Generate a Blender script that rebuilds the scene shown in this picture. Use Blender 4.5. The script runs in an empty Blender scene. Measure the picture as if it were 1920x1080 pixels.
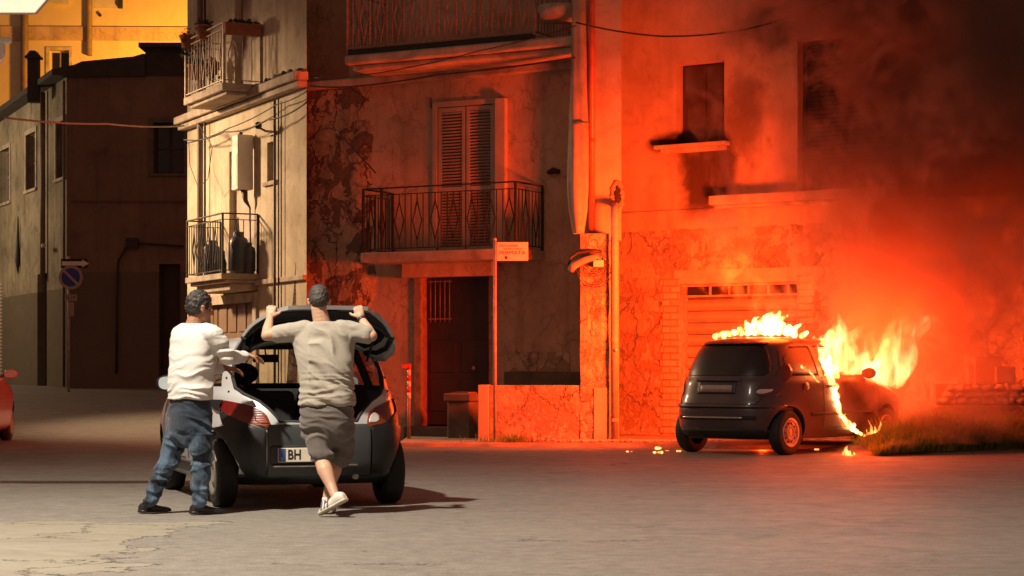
import bpy, bmesh, math, random
import numpy as np
from mathutils import Vector, Matrix, noise as mnoise

R = math.radians
random.seed(7)
S = bpy.context.scene
COL = S.collection

# ------------------------------------------------------------------ camera
F = 3700.0            # focal length in photo pixels
CAMH = 1.12
HZ = 690.0
cam_d = bpy.data.cameras.new('camera')
cam = bpy.data.objects.new('camera', cam_d)
COL.objects.link(cam)
cam.location = (0, 0, CAMH)
cam.rotation_euler = (R(90), 0, 0)
cam_d.sensor_width = 36
cam_d.lens = 36 * F / 1920
cam_d.shift_y = 150 / 1920
cam_d.clip_start = 0.1
cam_d.clip_end = 500
S.camera = cam

# ------------------------------------------------------------------ world, lights, exposure
W = bpy.data.worlds.new('World')
S.world = W
W.use_nodes = True
W.node_tree.nodes['Background'].inputs[0].default_value = (0.42, 0.20, 0.14, 1)
W.node_tree.nodes['Background'].inputs[1].default_value = 0.50
S.view_settings.view_transform = 'Standard'
S.view_settings.look = 'None'
S.view_settings.exposure = 0
S.view_settings.gamma = 1
S.cycles.use_denoising = True
S.cycles.max_bounces = 6
S.cycles.volume_bounces = 1
S.cycles.transparent_max_bounces = 16
S.cycles.volume_max_steps = 256
S.cycles.sample_clamp_indirect = 4


def lamp(kind, name, loc, power, color, size=0.15, target=None, spot=None, blend=1.0):
    d = bpy.data.lights.new(name, kind)
    d.energy = power
    d.color = color
    d.shadow_soft_size = size
    o = bpy.data.objects.new(name, d)
    COL.objects.link(o)
    o.location = loc
    if target is not None:
        o.rotation_euler = (Vector(target) - Vector(loc)).to_track_quat('-Z', 'Y').to_euler()
    if spot:
        d.spot_size = R(spot)
        d.spot_blend = blend
    return o


# street luminaire over the pavement on the left, shining down on the two men
lamp('SPOT', 'street_luminaire_light', (-4.7, 11.0, 9.0), 9000, (1.0, 0.88, 0.71), 0.15, (-2.4, 12.6, 0), 112, 1.0)
# street luminaire in the side street on the left, lighting the cream house
lamp('SPOT', 'side_street_light', (-13.0, 36.2, 7.0), 9000, (1.0, 0.66, 0.38), 0.45, (-4.8, 34.2, 2.5), 62, 1.0)
lamp('POINT', 'far_street_light', (-16.0, 46.5, 6.0), 620, (1.0, 0.78, 0.48), 0.5)
# sodium lamp in the yard behind the dark house
lamp('POINT', 'sodium_light', (-11.3, 67.6, 10.2), 3600, (1.0, 0.40, 0.035), 0.3)
# the fire
FIRE = (1.0, 0.064, 0.006)


# ------------------------------------------------------------------ helpers: pixels to places
def J(px, py, Y):
    """the point seen at photo pixel px,py at depth Y"""
    return Vector(((px - 960) / F * Y, Y, CAMH + (HZ - py) / F * Y))


def gz(x, y):
    """height of the ground: flat, rising up the side street on the left"""
    t = min(max((y - 31) / 15.0, 0), 1)
    return 0.70 * t * t * (3 - 2 * t)


class Frame:
    """a facade: origin, direction along it; local x along, local -y out to the street"""
    def __init__(s, ox, oy, ux, uy):
        l = math.hypot(ux, uy)
        s.o = (ox, oy); s.u = (ux / l, uy / l); s.len = l
        s.rot = math.atan2(uy, ux)
        s.n = (s.u[1], -s.u[0])

    def at(s, px, py=None, d=0.0):
        ox = s.o[0] + s.n[0] * d; oy = s.o[1] + s.n[1] * d
        k = (px - 960) / F
        t = (k * oy - ox) / (s.u[0] - k * s.u[1])
        Y = oy + t * s.u[1]
        if py is None:
            return t
        return t, CAMH + (HZ - py) / F * Y


# ------------------------------------------------------------------ helpers: mesh builder
class MB:
    def __init__(s):
        s.v = []; s.f = []; s.m = []; s.sm = []

    def add(s, vs, fs, mi=0, smooth=False):
        b = len(s.v)
        s.v += [tuple(v) for v in vs]
        for f in fs:
            s.f.append(tuple(i + b for i in f)); s.m.append(mi); s.sm.append(smooth)
        return s

    def box(s, x0, x1, y0, y1, z0, z1, mi=0):
        vs = [(x, y, z) for x in (x0, x1) for y in (y0, y1) for z in (z0, z1)]
        fs = [(0, 1, 3, 2), (4, 6, 7, 5), (0, 4, 5, 1), (2, 3, 7, 6), (0, 2, 6, 4), (1, 5, 7, 3)]
        return s.add(vs, fs, mi)

    def bar(s, a, b, w, h=None, mi=0, up=(0, 0, 1)):
        """a rectangular bar from a to b"""
        a = Vector(a); b = Vector(b); h = h or w
        d = (b - a).normalized(); u = Vector(up)
        if abs(d.dot(u)) > 0.97: u = Vector((0, 1, 0))
        p = d.cross(u).normalized(); q = p.cross(d)
        vs = []
        for c in (a, b):
            for i, j in ((-1, -1), (1, -1), (1, 1), (-1, 1)):
                vs.append(c + p * (i * w / 2) + q * (j * h / 2))
        return s.add(vs, [(3, 2, 1, 0), (4, 5, 6, 7), (0, 1, 5, 4), (1, 2, 6, 5), (2, 3, 7, 6), (3, 0, 4, 7)], mi)

    def tube(s, pts, r, n=8, mi=0, cap=True, smooth=True):
        pts = [Vector(p) for p in pts]
        rs = r if isinstance(r, (list, tuple)) else [r] * len(pts)
        vs = []; fs = []
        prev = None
        for i, p in enumerate(pts):
            d = (pts[min(i + 1, len(pts) - 1)] - pts[max(i - 1, 0)]).normalized()
            if prev is None:
                u = Vector((0, 0, 1)) if abs(d.z) < 0.9 else Vector((0, 1, 0))
                a = d.cross(u).normalized()
            else:
                a = (prev - d * prev.dot(d)).normalized()
            prev = a
            b = d.cross(a)
            for k in range(n):
                t = 2 * math.pi * k / n
                vs.append(p + a * (math.cos(t) * rs[i]) + b * (math.sin(t) * rs[i]))
        for i in range(len(pts) - 1):
            for k in range(n):
                fs.append((i * n + k, i * n + (k + 1) % n, (i + 1) * n + (k + 1) % n, (i + 1) * n + k))
        s.add(vs, fs, mi, smooth)
        if cap:
            b = len(s.v) - len(vs)
            s.f.append(tuple(b + k for k in reversed(range(n)))); s.m.append(mi); s.sm.append(False)
            e = b + (len(pts) - 1) * n
            s.f.append(tuple(e + k for k in range(n))); s.m.append(mi); s.sm.append(False)
        return s

    def lathe(s, prof, n=24, c=(0, 0, 0), axis='z', mi=0, smooth=True):
        """prof: list of (r, h); spun round the axis through c"""
        vs = []; fs = []
        for r, h in prof:
            for k in range(n):
                t = 2 * math.pi * k / n
                a, b = r * math.cos(t), r * math.sin(t)
                p = {'z': (a, b, h), 'x': (h, a, b), 'y': (b, h, a)}[axis]
                vs.append((p[0] + c[0], p[1] + c[1], p[2] + c[2]))
        for i in range(len(prof) - 1):
            for k in range(n):
                fs.append((i * n + k, i * n + (k + 1) % n, (i + 1) * n + (k + 1) % n, (i + 1) * n + k))
        return s.add(vs, fs, mi, smooth)

    def prism(s, poly, axis, a0, a1, mi=0):
        """poly: 2-D outline; axis 'y': poly is (x,z), 'x': (y,z), 'z': (x,y); from a0 to a1"""
        n = len(poly)
        def P(p, a):
            return {'y': (p[0], a, p[1]), 'x': (a, p[0], p[1]), 'z': (p[0], p[1], a)}[axis]
        vs = [P(p, a0) for p in poly] + [P(p, a1) for p in poly]
        fs = [tuple(range(n)), tuple(range(2 * n - 1, n - 1, -1))]
        for i in range(n):
            fs.append((i, i + n, (i + 1) % n + n, (i + 1) % n))
        return s.add(vs, fs, mi)

    def ball(s, c, r, n=10, m=7, mi=0, rot=None):
        r = r if isinstance(r, (tuple, list)) else (r, r, r)
        vs = []; fs = []
        for i in range(m + 1):
            ph = math.pi * i / m
            for k in range(n):
                t = 2 * math.pi * k / n
                v = Vector((r[0] * math.sin(ph) * math.cos(t), r[1] * math.sin(ph) * math.sin(t), r[2] * math.cos(ph)))
                if rot is not None: v = rot @ v
                vs.append(v + Vector(c))
        for i in range(m):
            for k in range(n):
                fs.append((i * n + k, (i + 1) * n + k, (i + 1) * n + (k + 1) % n, i * n + (k + 1) % n))
        return s.add(vs, fs, mi, True)

    def grid(s, rows, mi=0, smooth=True, closed=False):
        """rows: list of equal-length lists of points"""
        n = len(rows[0]); vs = [p for r in rows for p in r]; fs = []
        for i in range(len(rows) - 1):
            for k in range(n if closed else n - 1):
                fs.append((i * n + k, i * n + (k + 1) % n, (i + 1) * n + (k + 1) % n, (i + 1) * n + k))
        return s.add(vs, fs, mi, smooth)

    def mesh(s, name):
        me = bpy.data.meshes.new(name)
        me.from_pydata(s.v, [], s.f)
        me.polygons.foreach_set('material_index', s.m)
        me.polygons.foreach_set('use_smooth', s.sm)
        bm = bmesh.new(); bm.from_mesh(me)
        bmesh.ops.remove_doubles(bm, verts=bm.verts, dist=1e-5)
        bmesh.ops.recalc_face_normals(bm, faces=bm.faces)
        bm.to_mesh(me); bm.free()
        return me


def obj(name, me, mats=None, parent=None, loc=None, rotz=0.0, bevel=0.0):
    if isinstance(me, MB): me = me.mesh(name)
    o = bpy.data.objects.new(name, me)
    COL.objects.link(o)
    if mats is not None:
        me.materials.clear()
        for m in (mats if isinstance(mats, (list, tuple)) else [mats]):
            me.materials.append(m)
    if parent is not None: o.parent = parent
    if loc is not None: o.location = loc
    if rotz: o.rotation_euler = (0, 0, rotz)
    if bevel:
        b = o.modifiers.new('bevel', 'BEVEL'); b.width = bevel; b.segments = 2
        b.limit_method = 'ANGLE'; b.angle_limit = R(40)
    return o


def tag(o, label, cat, group=None, kind=None):
    o['label'] = label; o['category'] = cat
    if group: o['group'] = group
    if kind: o['kind'] = kind
    return o


def thing(name, label, cat, loc=(0, 0, 0), rotz=0.0, group=None):
    o = bpy.data.objects.new(name, None)
    COL.objects.link(o)
    o.location = loc; o.rotation_euler = (0, 0, rotz)
    return tag(o, label, cat, group)


def house(name, label, fr):
    return thing(name, label, 'house', (fr.o[0], fr.o[1], 0), fr.rot)


def on(fr, name, label, cat, x, z, d=0.0, group=None):
    """a thing fixed at local x, height z of a facade"""
    return thing(name, label, cat, (fr.o[0] + fr.u[0] * x + fr.n[0] * d, fr.o[1] + fr.u[1] * x + fr.n[1] * d, z), fr.rot, group)


def bake(o, smooth=True):
    """apply an object's modifiers"""
    dg = bpy.context.evaluated_depsgraph_get()
    me = bpy.data.meshes.new_from_object(o.evaluated_get(dg))
    o.modifiers.clear(); o.data = me
    if smooth: me.polygons.foreach_set('use_smooth', [True] * len(me.polygons))
    return o


def text_mesh(txt, size, depth=0.002, align='CENTER', cx=1.0, bold=0.0):
    c = bpy.data.curves.new('lettering', 'FONT')
    c.body = txt; c.size = size; c.extrude = depth; c.align_x = align; c.align_y = 'CENTER'
    c.offset = bold; c.resolution_u = 3
    o = bpy.data.objects.new('lettering', c)
    COL.objects.link(o)
    dg = bpy.context.evaluated_depsgraph_get()
    me = bpy.data.meshes.new_from_object(o.evaluated_get(dg))
    bpy.data.objects.remove(o)
    # lettering stands upright: x right, z up, facing -y
    me.transform(Matrix.Rotation(R(90), 4, 'X') @ Matrix.Scale(cx, 4, (1, 0, 0)))
    return me


# ------------------------------------------------------------------ helpers: materials
class NT:
    def __init__(s, name):
        s.mat = bpy.data.materials.new(name); s.mat.use_nodes = True
        s.t = s.mat.node_tree; s.n = s.t.nodes; s.l = s.t.links
        s.b = s.n['Principled BSDF']; s.out = s.n['Material Output']
        s.tc = None

    def node(s, typ, **k):
        n = s.n.new(typ)
        for a, v in k.items(): setattr(n, a, v)
        return n

    def put(s, sock, v):
        if isinstance(v, bpy.types.NodeSocket): s.l.new(v, sock)
        elif isinstance(v, (tuple, list)) and len(v) == 3 and sock.type == 'RGBA': sock.default_value = (*v, 1)
        else: sock.default_value = v

    def co(s, scale=(1, 1, 1), loc=(0, 0, 0), rot=(0, 0, 0)):
        if s.tc is None: s.tc = s.node('ShaderNodeTexCoord')
        m = s.node('ShaderNodeMapping')
        m.inputs['Scale'].default_value = scale; m.inputs['Location'].default_value = loc
        m.inputs['Rotation'].default_value = rot
        s.l.new(s.tc.outputs['Object'], m.inputs['Vector'])
        return m.outputs[0]

    def noise(s, scale, detail=4, rough=0.55, co=None, dist=0.0, out='Fac'):
        n = s.node('ShaderNodeTexNoise')
        n.inputs['Scale'].default_value = scale; n.inputs['Detail'].default_value = detail
        n.inputs['Roughness'].default_value = rough; n.inputs['Distortion'].default_value = dist
        s.l.new(co if co is not None else s.co(), n.inputs['Vector'])
        return n.outputs[out]

    def ramp(s, v, stops, interp='LINEAR'):
        n = s.node('ShaderNodeValToRGB'); n.color_ramp.interpolation = interp
        e = n.color_ramp.elements
        while len(e) < len(stops): e.new(0.5)
        for i, (p, c) in enumerate(stops):
            e[i].position = p
            e[i].color = (c, c, c, 1) if isinstance(c, (int, float)) else (*c, 1)
        s.put(n.inputs[0], v)
        return n.outputs[0]

    def mix(s, f, a, b, mode='MIX'):
        n = s.node('ShaderNodeMix', data_type='RGBA', blend_type=mode)
        s.put(n.inputs[0], f); s.put(n.inputs[6], a); s.put(n.inputs[7], b)
        return n.outputs[2]

    def math(s, op, a, b=0.0, c=None, clamp=False):
        n = s.node('ShaderNodeMath', operation=op, use_clamp=clamp)
        s.put(n.inputs[0], a); s.put(n.inputs[1], b)
        if c is not None: s.put(n.inputs[2], c)
        return n.outputs[0]

    def sep(s, v):
        n = s.node('ShaderNodeSeparateXYZ'); s.l.new(v, n.inputs[0]); return n.outputs

    def bump(s, h, strength=0.3, dist=0.02, prev=None):
        n = s.node('ShaderNodeBump')
        n.inputs['Strength'].default_value = strength; n.inputs['Distance'].default_value = dist
        s.put(n.inputs['Height'], h)
        if prev is not None: s.l.new(prev, n.inputs['Normal'])
        s.l.new(n.outputs[0], s.b.inputs['Normal'])
        return n.outputs[0]

    def set(s, **k):
        for a, v in k.items():
            s.put(s.b.inputs[{'color': 'Base Color', 'rough': 'Roughness', 'metal': 'Metallic', 'spec': 'Specular IOR Level',
                              'coat': 'Coat Weight', 'coatr': 'Coat Roughness', 'trans': 'Transmission Weight', 'ior': 'IOR',
                              'sheen': 'Sheen Weight', 'emit': 'Emission Color', 'emits': 'Emission Strength', 'sss': 'Subsurface Weight',
                              'alpha': 'Alpha'}[a]], v)
        return s


def simple(name, color, rough=0.6, metal=0.0, var=0.25, scale=6.0, bump=0.15, coat=0.0, spec=0.5, bscale=None):
    t = NT(name)
    n = t.noise(scale, 5, 0.6)
    d = tuple(c * (1 - var) for c in color); b = tuple(min(1, c * (1 + var)) for c in color)
    t.set(color=t.ramp(n, [(0.3, d), (0.7, b)]), rough=rough, metal=metal, coat=coat, spec=spec)
    if bump: t.bump(t.noise(bscale or scale * 6, 4, 0.6), bump, 0.004)
    return t.mat


def plaster(name, c1, c2, stain=(0.12, 0.09, 0.07), amount=0.5, rough_bump=0.35, bdist=0.02, streak=True, scale=1.3, peel=0.0, peelc=(0.25, 0.2, 0.16), baseline=None, cracks=0.0, hd=0.4):
    t = NT(name)
    n1 = t.noise(scale, 6, 0.62, dist=0.3)
    col = t.ramp(n1, [(0.3, c1), (0.7, c2)])
    # blotches
    n2 = t.noise(scale * 2.7, 6, 0.7, dist=0.8)
    col = t.mix(t.math('MULTIPLY', t.ramp(n2, [(0.52, 0.0), (0.75, 1.0)]), amount), col, stain)
    if streak:
        n3 = t.noise(1.0, 5, 0.6, co=t.co((5.0, 5.0, 0.35)))
        col = t.mix(t.math('MULTIPLY', t.ramp(n3, [(0.52, 0.0), (0.72, 1.0)]), amount * 0.7), col, stain)
    hb = t.noise(scale * 9, 7, 0.65, dist=hd)
    if cracks:
        vo = t.node('ShaderNodeTexVoronoi', feature='DISTANCE_TO_EDGE')
        ad = t.node('ShaderNodeVectorMath', operation='ADD'); t.l.new(t.co((1.6, 1.6, 1.1)), ad.inputs[0])
        sc_ = t.node('ShaderNodeVectorMath', operation='SCALE'); t.l.new(t.noise(2.5, 5, 0.65, out='Color'), sc_.inputs[0]); sc_.inputs[3].default_value = 0.8
        t.l.new(sc_.outputs[0], ad.inputs[1]); t.l.new(ad.outputs[0], vo.inputs['Vector']); vo.inputs['Scale'].default_value = 1.5
        ck = t.math('MULTIPLY', t.ramp(vo.outputs['Distance'], [(0.0, 1.0), (0.035, 0.0)]), t.ramp(t.noise(1.1, 4, co=t.co(loc=(9, 2, 4))), [(0.42, 0.0), (0.55, 1.0)]))
        col = t.mix(t.math('MULTIPLY', ck, cracks), col, (0.045, 0.03, 0.02))
        hb = t.math('SUBTRACT', hb, t.math('MULTIPLY', ck, 1.5))
    if peel:
        n4 = t.noise(scale * 1.6, 7, 0.68, co=t.co(loc=(3.1, 7.7, 1.9)), dist=0.6)
        pm = t.ramp(n4, [(0.60 - peel * 0.2, 0.0), (0.615 - peel * 0.2, 1.0)])
        col = t.mix(pm, col, peelc)
        hb = t.math('SUBTRACT', hb, t.math('MULTIPLY', pm, 1.2))
    if baseline is not None:
        z = t.sep(t.co())[2]
        bm_ = t.math('LESS_THAN', t.math('ADD', z, t.math('MULTIPLY', t.noise(2.0, 4), 0.08)), baseline[0])
        col = t.mix(bm_, col, t.mix(n2, baseline[1], baseline[2]))
    t.set(color=col, rough=0.9, spec=0.25)
    t.bump(hb, rough_bump, bdist)
    return t.mat


M = {}
M['plaster_c_up'] = plaster('plaster orange house', (0.40, 0.29, 0.20), (0.62, 0.47, 0.34), (0.24, 0.15, 0.10), 0.5, 0.25, 0.02)
M['plaster_c_low'] = plaster('rough render', (0.30, 0.21, 0.14), (0.62, 0.48, 0.34), (0.15, 0.09, 0.06), 0.8, 0.7, 0.05, False, 2.0, 0.4, (0.34, 0.24, 0.16), cracks=0.35, hd=0.1)
M['plaster_b'] = plaster('plaster red house', (0.38, 0.26, 0.18), (0.56, 0.39, 0.27), (0.14, 0.09, 0.06), 0.6, 0.3, 0.02, cracks=0.35)
M['plaster_d'] = plaster('cream plaster', (0.42, 0.35, 0.24), (0.66, 0.57, 0.42), (0.23, 0.16, 0.10), 0.6, 0.3, 0.02)
M['plaster_a'] = plaster('old grey plaster', (0.16, 0.13, 0.09), (0.42, 0.35, 0.24), (0.06, 0.05, 0.035), 0.9, 0.15, 0.02, True, 0.8, 0.0, baseline=(2.95, (0.11, 0.09, 0.065), (0.20, 0.16, 0.11)))
M['plaster_a2'] = plaster('brown plaster', (0.16, 0.10, 0.07), (0.24, 0.15, 0.10), (0.07, 0.05, 0.04), 0.6, 0.12, 0.02, True, 0.8, 0.0, baseline=(3.3, (0.12, 0.085, 0.06), (0.17, 0.125, 0.09)))
M['plaster_e'] = plaster('orange house plaster', (0.55, 0.42, 0.25), (0.66, 0.52, 0.33), (0.35, 0.25, 0.14), 0.3, 0.2, 0.02, scale=0.4)
M['stone'] = simple('worn stone', (0.42, 0.34, 0.26), 0.9, 0, 0.35, 4, 0.5)
M['concrete'] = simple('balcony concrete', (0.36, 0.29, 0.22), 0.9, 0, 0.4, 3, 0.5)
M['dark_stone'] = simple('dark stone', (0.12, 0.09, 0.07), 0.9, 0, 0.3, 4, 0.5)
M['iron'] = simple('black iron', (0.035, 0.025, 0.022), 0.55, 0.4, 0.3, 9, 0.2)
M['iron_light'] = simple('pale painted iron', (0.40, 0.32, 0.26), 0.6, 0.2, 0.35, 9, 0.2)
M['iron_red'] = simple('red brown iron', (0.30, 0.17, 0.12), 0.6, 0.2, 0.35, 9, 0.2)
M['pipe'] = simple('painted pipe', (0.40, 0.30, 0.22), 0.55, 0, 0.2, 5, 0.1)
M['pipe_red'] = simple('copper red pipe', (0.42, 0.12, 0.07), 0.45, 0.2, 0.25, 5, 0.1)
M['pipe_dark'] = simple('dark pipe', (0.09, 0.065, 0.05), 0.6, 0, 0.25, 5, 0.1)
M['pipe_brown'] = simple('brown pipe', (0.17, 0.11, 0.08), 0.6, 0, 0.25, 5, 0.1)
M['shutter'] = simple('shutter paint', (0.44, 0.33, 0.25), 0.6, 0, 0.15, 4, 0.1)
M['dark'] = simple('dark opening', (0.018, 0.011, 0.009), 0.8, 0, 0.3, 2, 0)
M['glass_dark'] = simple('dark window glass', (0.012, 0.012, 0.016), 0.12, 0, 0.2, 2, 0)
M['door_wood'] = simple('dark door', (0.045, 0.022, 0.018), 0.6, 0, 0.25, 3, 0.2)
M['door_brown'] = simple('brown garage door', (0.20, 0.12, 0.07), 0.6, 0, 0.25, 3, 0.2)
M['white_paint'] = simple('white enamel', (0.74, 0.70, 0.62), 0.45, 0, 0.1, 4, 0.08)
M['frame_white'] = simple('white window frame', (0.50, 0.43, 0.35), 0.6, 0, 0.12, 4, 0.1)
M['roof_tile'] = simple('dark roof tiles', (0.045, 0.035, 0.03), 0.85, 0, 0.3, 3, 0.6)
M['black_plastic'] = simple('black plastic', (0.02, 0.02, 0.022), 0.45, 0, 0.2, 20, 0.05)
M['cable_black'] = simple('black cable', (0.025, 0.018, 0.015), 0.6, 0, 0.2, 20, 0)
M['cable_pale'] = simple('pale cable', (0.22, 0.20, 0.18), 0.6, 0, 0.2, 20, 0)
M['terracotta'] = simple('terracotta', (0.30, 0.10, 0.05), 0.8, 0, 0.25, 12, 0.2)
M['leaf'] = simple('dark leaves', (0.035, 0.045, 0.02), 0.7, 0, 0.5, 14, 0)
M['gas'] = simple('gas cylinder paint', (0.055, 0.065, 0.085), 0.45, 0.1, 0.3, 9, 0.1)
M['brick'] = None
M['ply'] = simple('roller shutter metal', (0.40, 0.30, 0.22), 0.55, 0.1, 0.15, 2.5, 0.1)
M['canvas'] = simple('grey canvas', (0.36, 0.27, 0.20), 0.85, 0, 0.2, 6, 0.3)
M['sign_white'] = simple('sign enamel', (0.72, 0.64, 0.52), 0.4, 0, 0.08, 8, 0.05)
M['sign_blue'] = simple('sign blue', (0.02, 0.03, 0.22), 0.4, 0, 0.1, 8, 0)
M['sign_grey'] = simple('sign rim', (0.34, 0.24, 0.20), 0.4, 0, 0.15, 8, 0)
M['ink'] = simple('sign lettering', (0.10, 0.025, 0.02), 0.6, 0, 0.1, 8, 0)
M['red_paint'] = simple('red reflector', (0.6, 0.03, 0.02), 0.35, 0, 0.1, 8, 0)

# soot on the upper wall round the window: a stain with its own shape
def soot(mat, blobs):
    t = mat.node_tree
    b = t.nodes['Principled BSDF']
    src = b.inputs['Base Color'].links[0].from_socket
    h = NT.__new__(NT); h.mat = mat; h.t = t; h.n = t.nodes; h.l = t.links; h.b = b; h.tc = None
    nz = h.noise(1.7, 6, 0.6, dist=0.5)
    m = None
    for (x, z, rx, rz, k) in blobs:
        s = h.sep(h.co())
        dx = h.math('DIVIDE', h.math('SUBTRACT', s[0], x), rx)
        dz = h.math('DIVIDE', h.math('SUBTRACT', s[2], z), rz)
        r = h.math('SQRT', h.math('ADD', h.math('MULTIPLY', dx, dx), h.math('MULTIPLY', dz, dz)))
        v = h.math('MULTIPLY', h.ramp(h.math('ADD', r, h.math('MULTIPLY', h.math('SUBTRACT', nz, 0.5), 1.1)), [(0.45, 1.0), (1.0, 0.0)], 'EASE'), k)
        m = v if m is None else h.math('MAXIMUM', m, v)
    t.links.new(h.mix(m, src, (0.035, 0.018, 0.012)), b.inputs['Base Color'])


def brick_mat():
    t = NT('old brick')
    bk = t.node('ShaderNodeTexBrick')
    sp = t.sep(t.co())
    cmb = t.node('ShaderNodeCombineXYZ'); t.l.new(sp[0], cmb.inputs[0]); t.l.new(sp[2], cmb.inputs[1])
    ds = t.node('ShaderNodeVectorMath', operation='ADD'); t.l.new(cmb.outputs[0], ds.inputs[0])
    nn = t.noise(3.0, 4, out='Color'); sc = t.node('ShaderNodeVectorMath', operation='SCALE'); t.l.new(nn, sc.inputs[0]); sc.inputs[3].default_value = 0.03
    t.l.new(sc.outputs[0], ds.inputs[1]); t.l.new(ds.outputs[0], bk.inputs['Vector'])
    bk.inputs['Scale'].default_value = 1.0
    bk.inputs['Brick Width'].default_value = 0.26; bk.inputs['Row Height'].default_value = 0.105
    bk.inputs['Mortar Size'].default_value = 0.011; bk.inputs['Mortar Smooth'].default_value = 0.3
    bk.inputs['Color1'].default_value = (0.42, 0.30, 0.21, 1); bk.inputs['Color2'].default_value = (0.55, 0.42, 0.31, 1)
    bk.inputs['Mortar'].default_value = (0.30, 0.21, 0.14, 1)
    col = t.mix(t.math('MULTIPLY', t.ramp(t.noise(5, 5), [(0.45, 0.0), (0.7, 1.0)]), 0.6), bk.outputs['Color'], (0.40, 0.29, 0.2))
    t.set(color=col, rough=0.9)
    b1 = t.bump(t.math('SUBTRACT', t.math('MULTIPLY', t.noise(20, 5), 0.3), bk.outputs['Fac']), 0.8, 0.02)
    return t.mat
M['brick'] = brick_mat()


def asphalt_mat():
    t = NT('asphalt')
    c = t.co()
    n1 = t.noise(0.35, 6, 0.6, co=t.co((1, 1.0, 1)))
    n2 = t.noise(1.8, 6, 0.7, co=t.co((0.9, 1.1, 1)), dist=1.2)
    n3 = t.math('ADD', t.math('MULTIPLY', t.noise(60, 3, 0.7), 0.5), t.math('MULTIPLY', t.noise(8, 6, 0.8), 0.5))
    col = t.ramp(n1, [(0.3, (0.155, 0.14, 0.125)), (0.7, (0.225, 0.205, 0.18))])
    col = t.mix(t.math('MULTIPLY', t.ramp(n2, [(0.46, 0.0), (0.66, 1.0)]), 0.7), col, (0.10, 0.09, 0.08))
    col = t.mix(0.5, col, t.ramp(n3, [(0.38, (0.085, 0.077, 0.068)), (0.62, (0.32, 0.30, 0.265))]))
    # pale worn concrete near the kerb in the left foreground
    s = t.sep(c)
    wob = t.math('MULTIPLY', t.math('SUBTRACT', t.noise(1.3, 6, 0.65), 0.5), 2.2)
    edge = t.math('ADD', t.math('ADD', s[0], wob), 2.35)
    e2 = t.math('ADD', t.math('SUBTRACT', s[1], 14.3), t.math('MULTIPLY', wob, 0.9))
    m1 = t.math('LESS_THAN', edge, 0.0); m2 = t.math('LESS_THAN', e2, 0.0)
    patch = t.math('MULTIPLY', m1, m2)
    col = t.mix(t.math('MULTIPLY', patch, 0.5), col, t.ramp(n2, [(0.3, (0.22, 0.20, 0.15)), (0.7, (0.36, 0.33, 0.25))]))
    # cracks
    vo = t.node('ShaderNodeTexVoronoi', feature='DISTANCE_TO_EDGE')
    cc = t.node('ShaderNodeVectorMath', operation='ADD'); t.l.new(t.co((0.55, 0.9, 1)), cc.inputs[0])
    sc = t.node('ShaderNodeVectorMath', operation='SCALE'); t.l.new(t.noise(1.6, 6, 0.7, out='Color'), sc.inputs[0]); sc.inputs[3].default_value = 0.7
    t.l.new(sc.outputs[0], cc.inputs[1]); t.l.new(cc.outputs[0], vo.inputs['Vector']); vo.inputs['Scale'].default_value = 1.0
    cr = t.ramp(vo.outputs['Distance'], [(0.0, 1.0), (0.013, 0.0)])
    crm = t.math('MULTIPLY', cr, t.ramp(t.noise(0.6, 4), [(0.55, 0.0), (0.63, 1.0)]))
    crm = t.math('MAXIMUM', crm, t.math('MULTIPLY', cr, patch))
    ed = t.math('MULTIPLY', t.math('LESS_THAN', t.math('ABSOLUTE', edge), 0.02), m2)
    crm = t.math('MAXIMUM', crm, ed)
    col = t.mix(t.math('MULTIPLY', crm, 0.8), col, (0.03, 0.026, 0.022))
    t.set(color=col, rough=t.ramp(n2, [(0.3, 0.5), (0.7, 0.72)]), spec=0.3)
    hb = t.math('SUBTRACT', t.math('ADD', n3, t.math('MULTIPLY', n2, 1.5)), t.math('MULTIPLY', crm, 2.0))
    t.bump(hb, 0.5, 0.012)
    return t.mat
M['asphalt'] = asphalt_mat()
M['pavement'] = simple('dusty pavement', (0.28, 0.21, 0.15), 0.9, 0, 0.4, 3, 0.8, bscale=14)
M['soil'] = simple('verge soil', (0.16, 0.10, 0.06), 0.95, 0, 0.4, 4, 0.8, bscale=14)


# ------------------------------------------------------------------ the ground
def grid_ground():
    mb = MB()
    xs = list(np.linspace(-120, -26, 10)) + list(np.linspace(-24, 20, 45)) + list(np.linspace(24, 120, 10))
    ys = list(np.linspace(-60, 26, 44)) + list(np.linspace(27, 60, 34)) + list(np.linspace(70, 300, 12))
    mb.grid([[(x, y, gz(x, y)) for x in xs] for y in ys])
    return mb
obj('ground', grid_ground(), M['asphalt'])['kind'] = 'structure'

FB = Frame(-3.16, 31.6, 4.15, -2.25)           # red house facade
FC = Frame(1.10, 31.82, 3.395, -2.30)          # house beside the fire
FP = Frame(0.98, 28.85, 3.4, -0.15)           # its corner pier, nearer to the street
FD = Frame(-6.07, 36.9, 2.82, -5.70)           # cream house, along the side street
FA1 = Frame(-13.9, 52.1, 3.97, -8.1)           # dark house, face along the side street
FA2 = Frame(-9.93, 44.0, 6.5, 0.0)             # dark house, face towards us
FE = Frame(-22.0, 71.0, 20.0, 0.6)             # orange lit house


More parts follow.
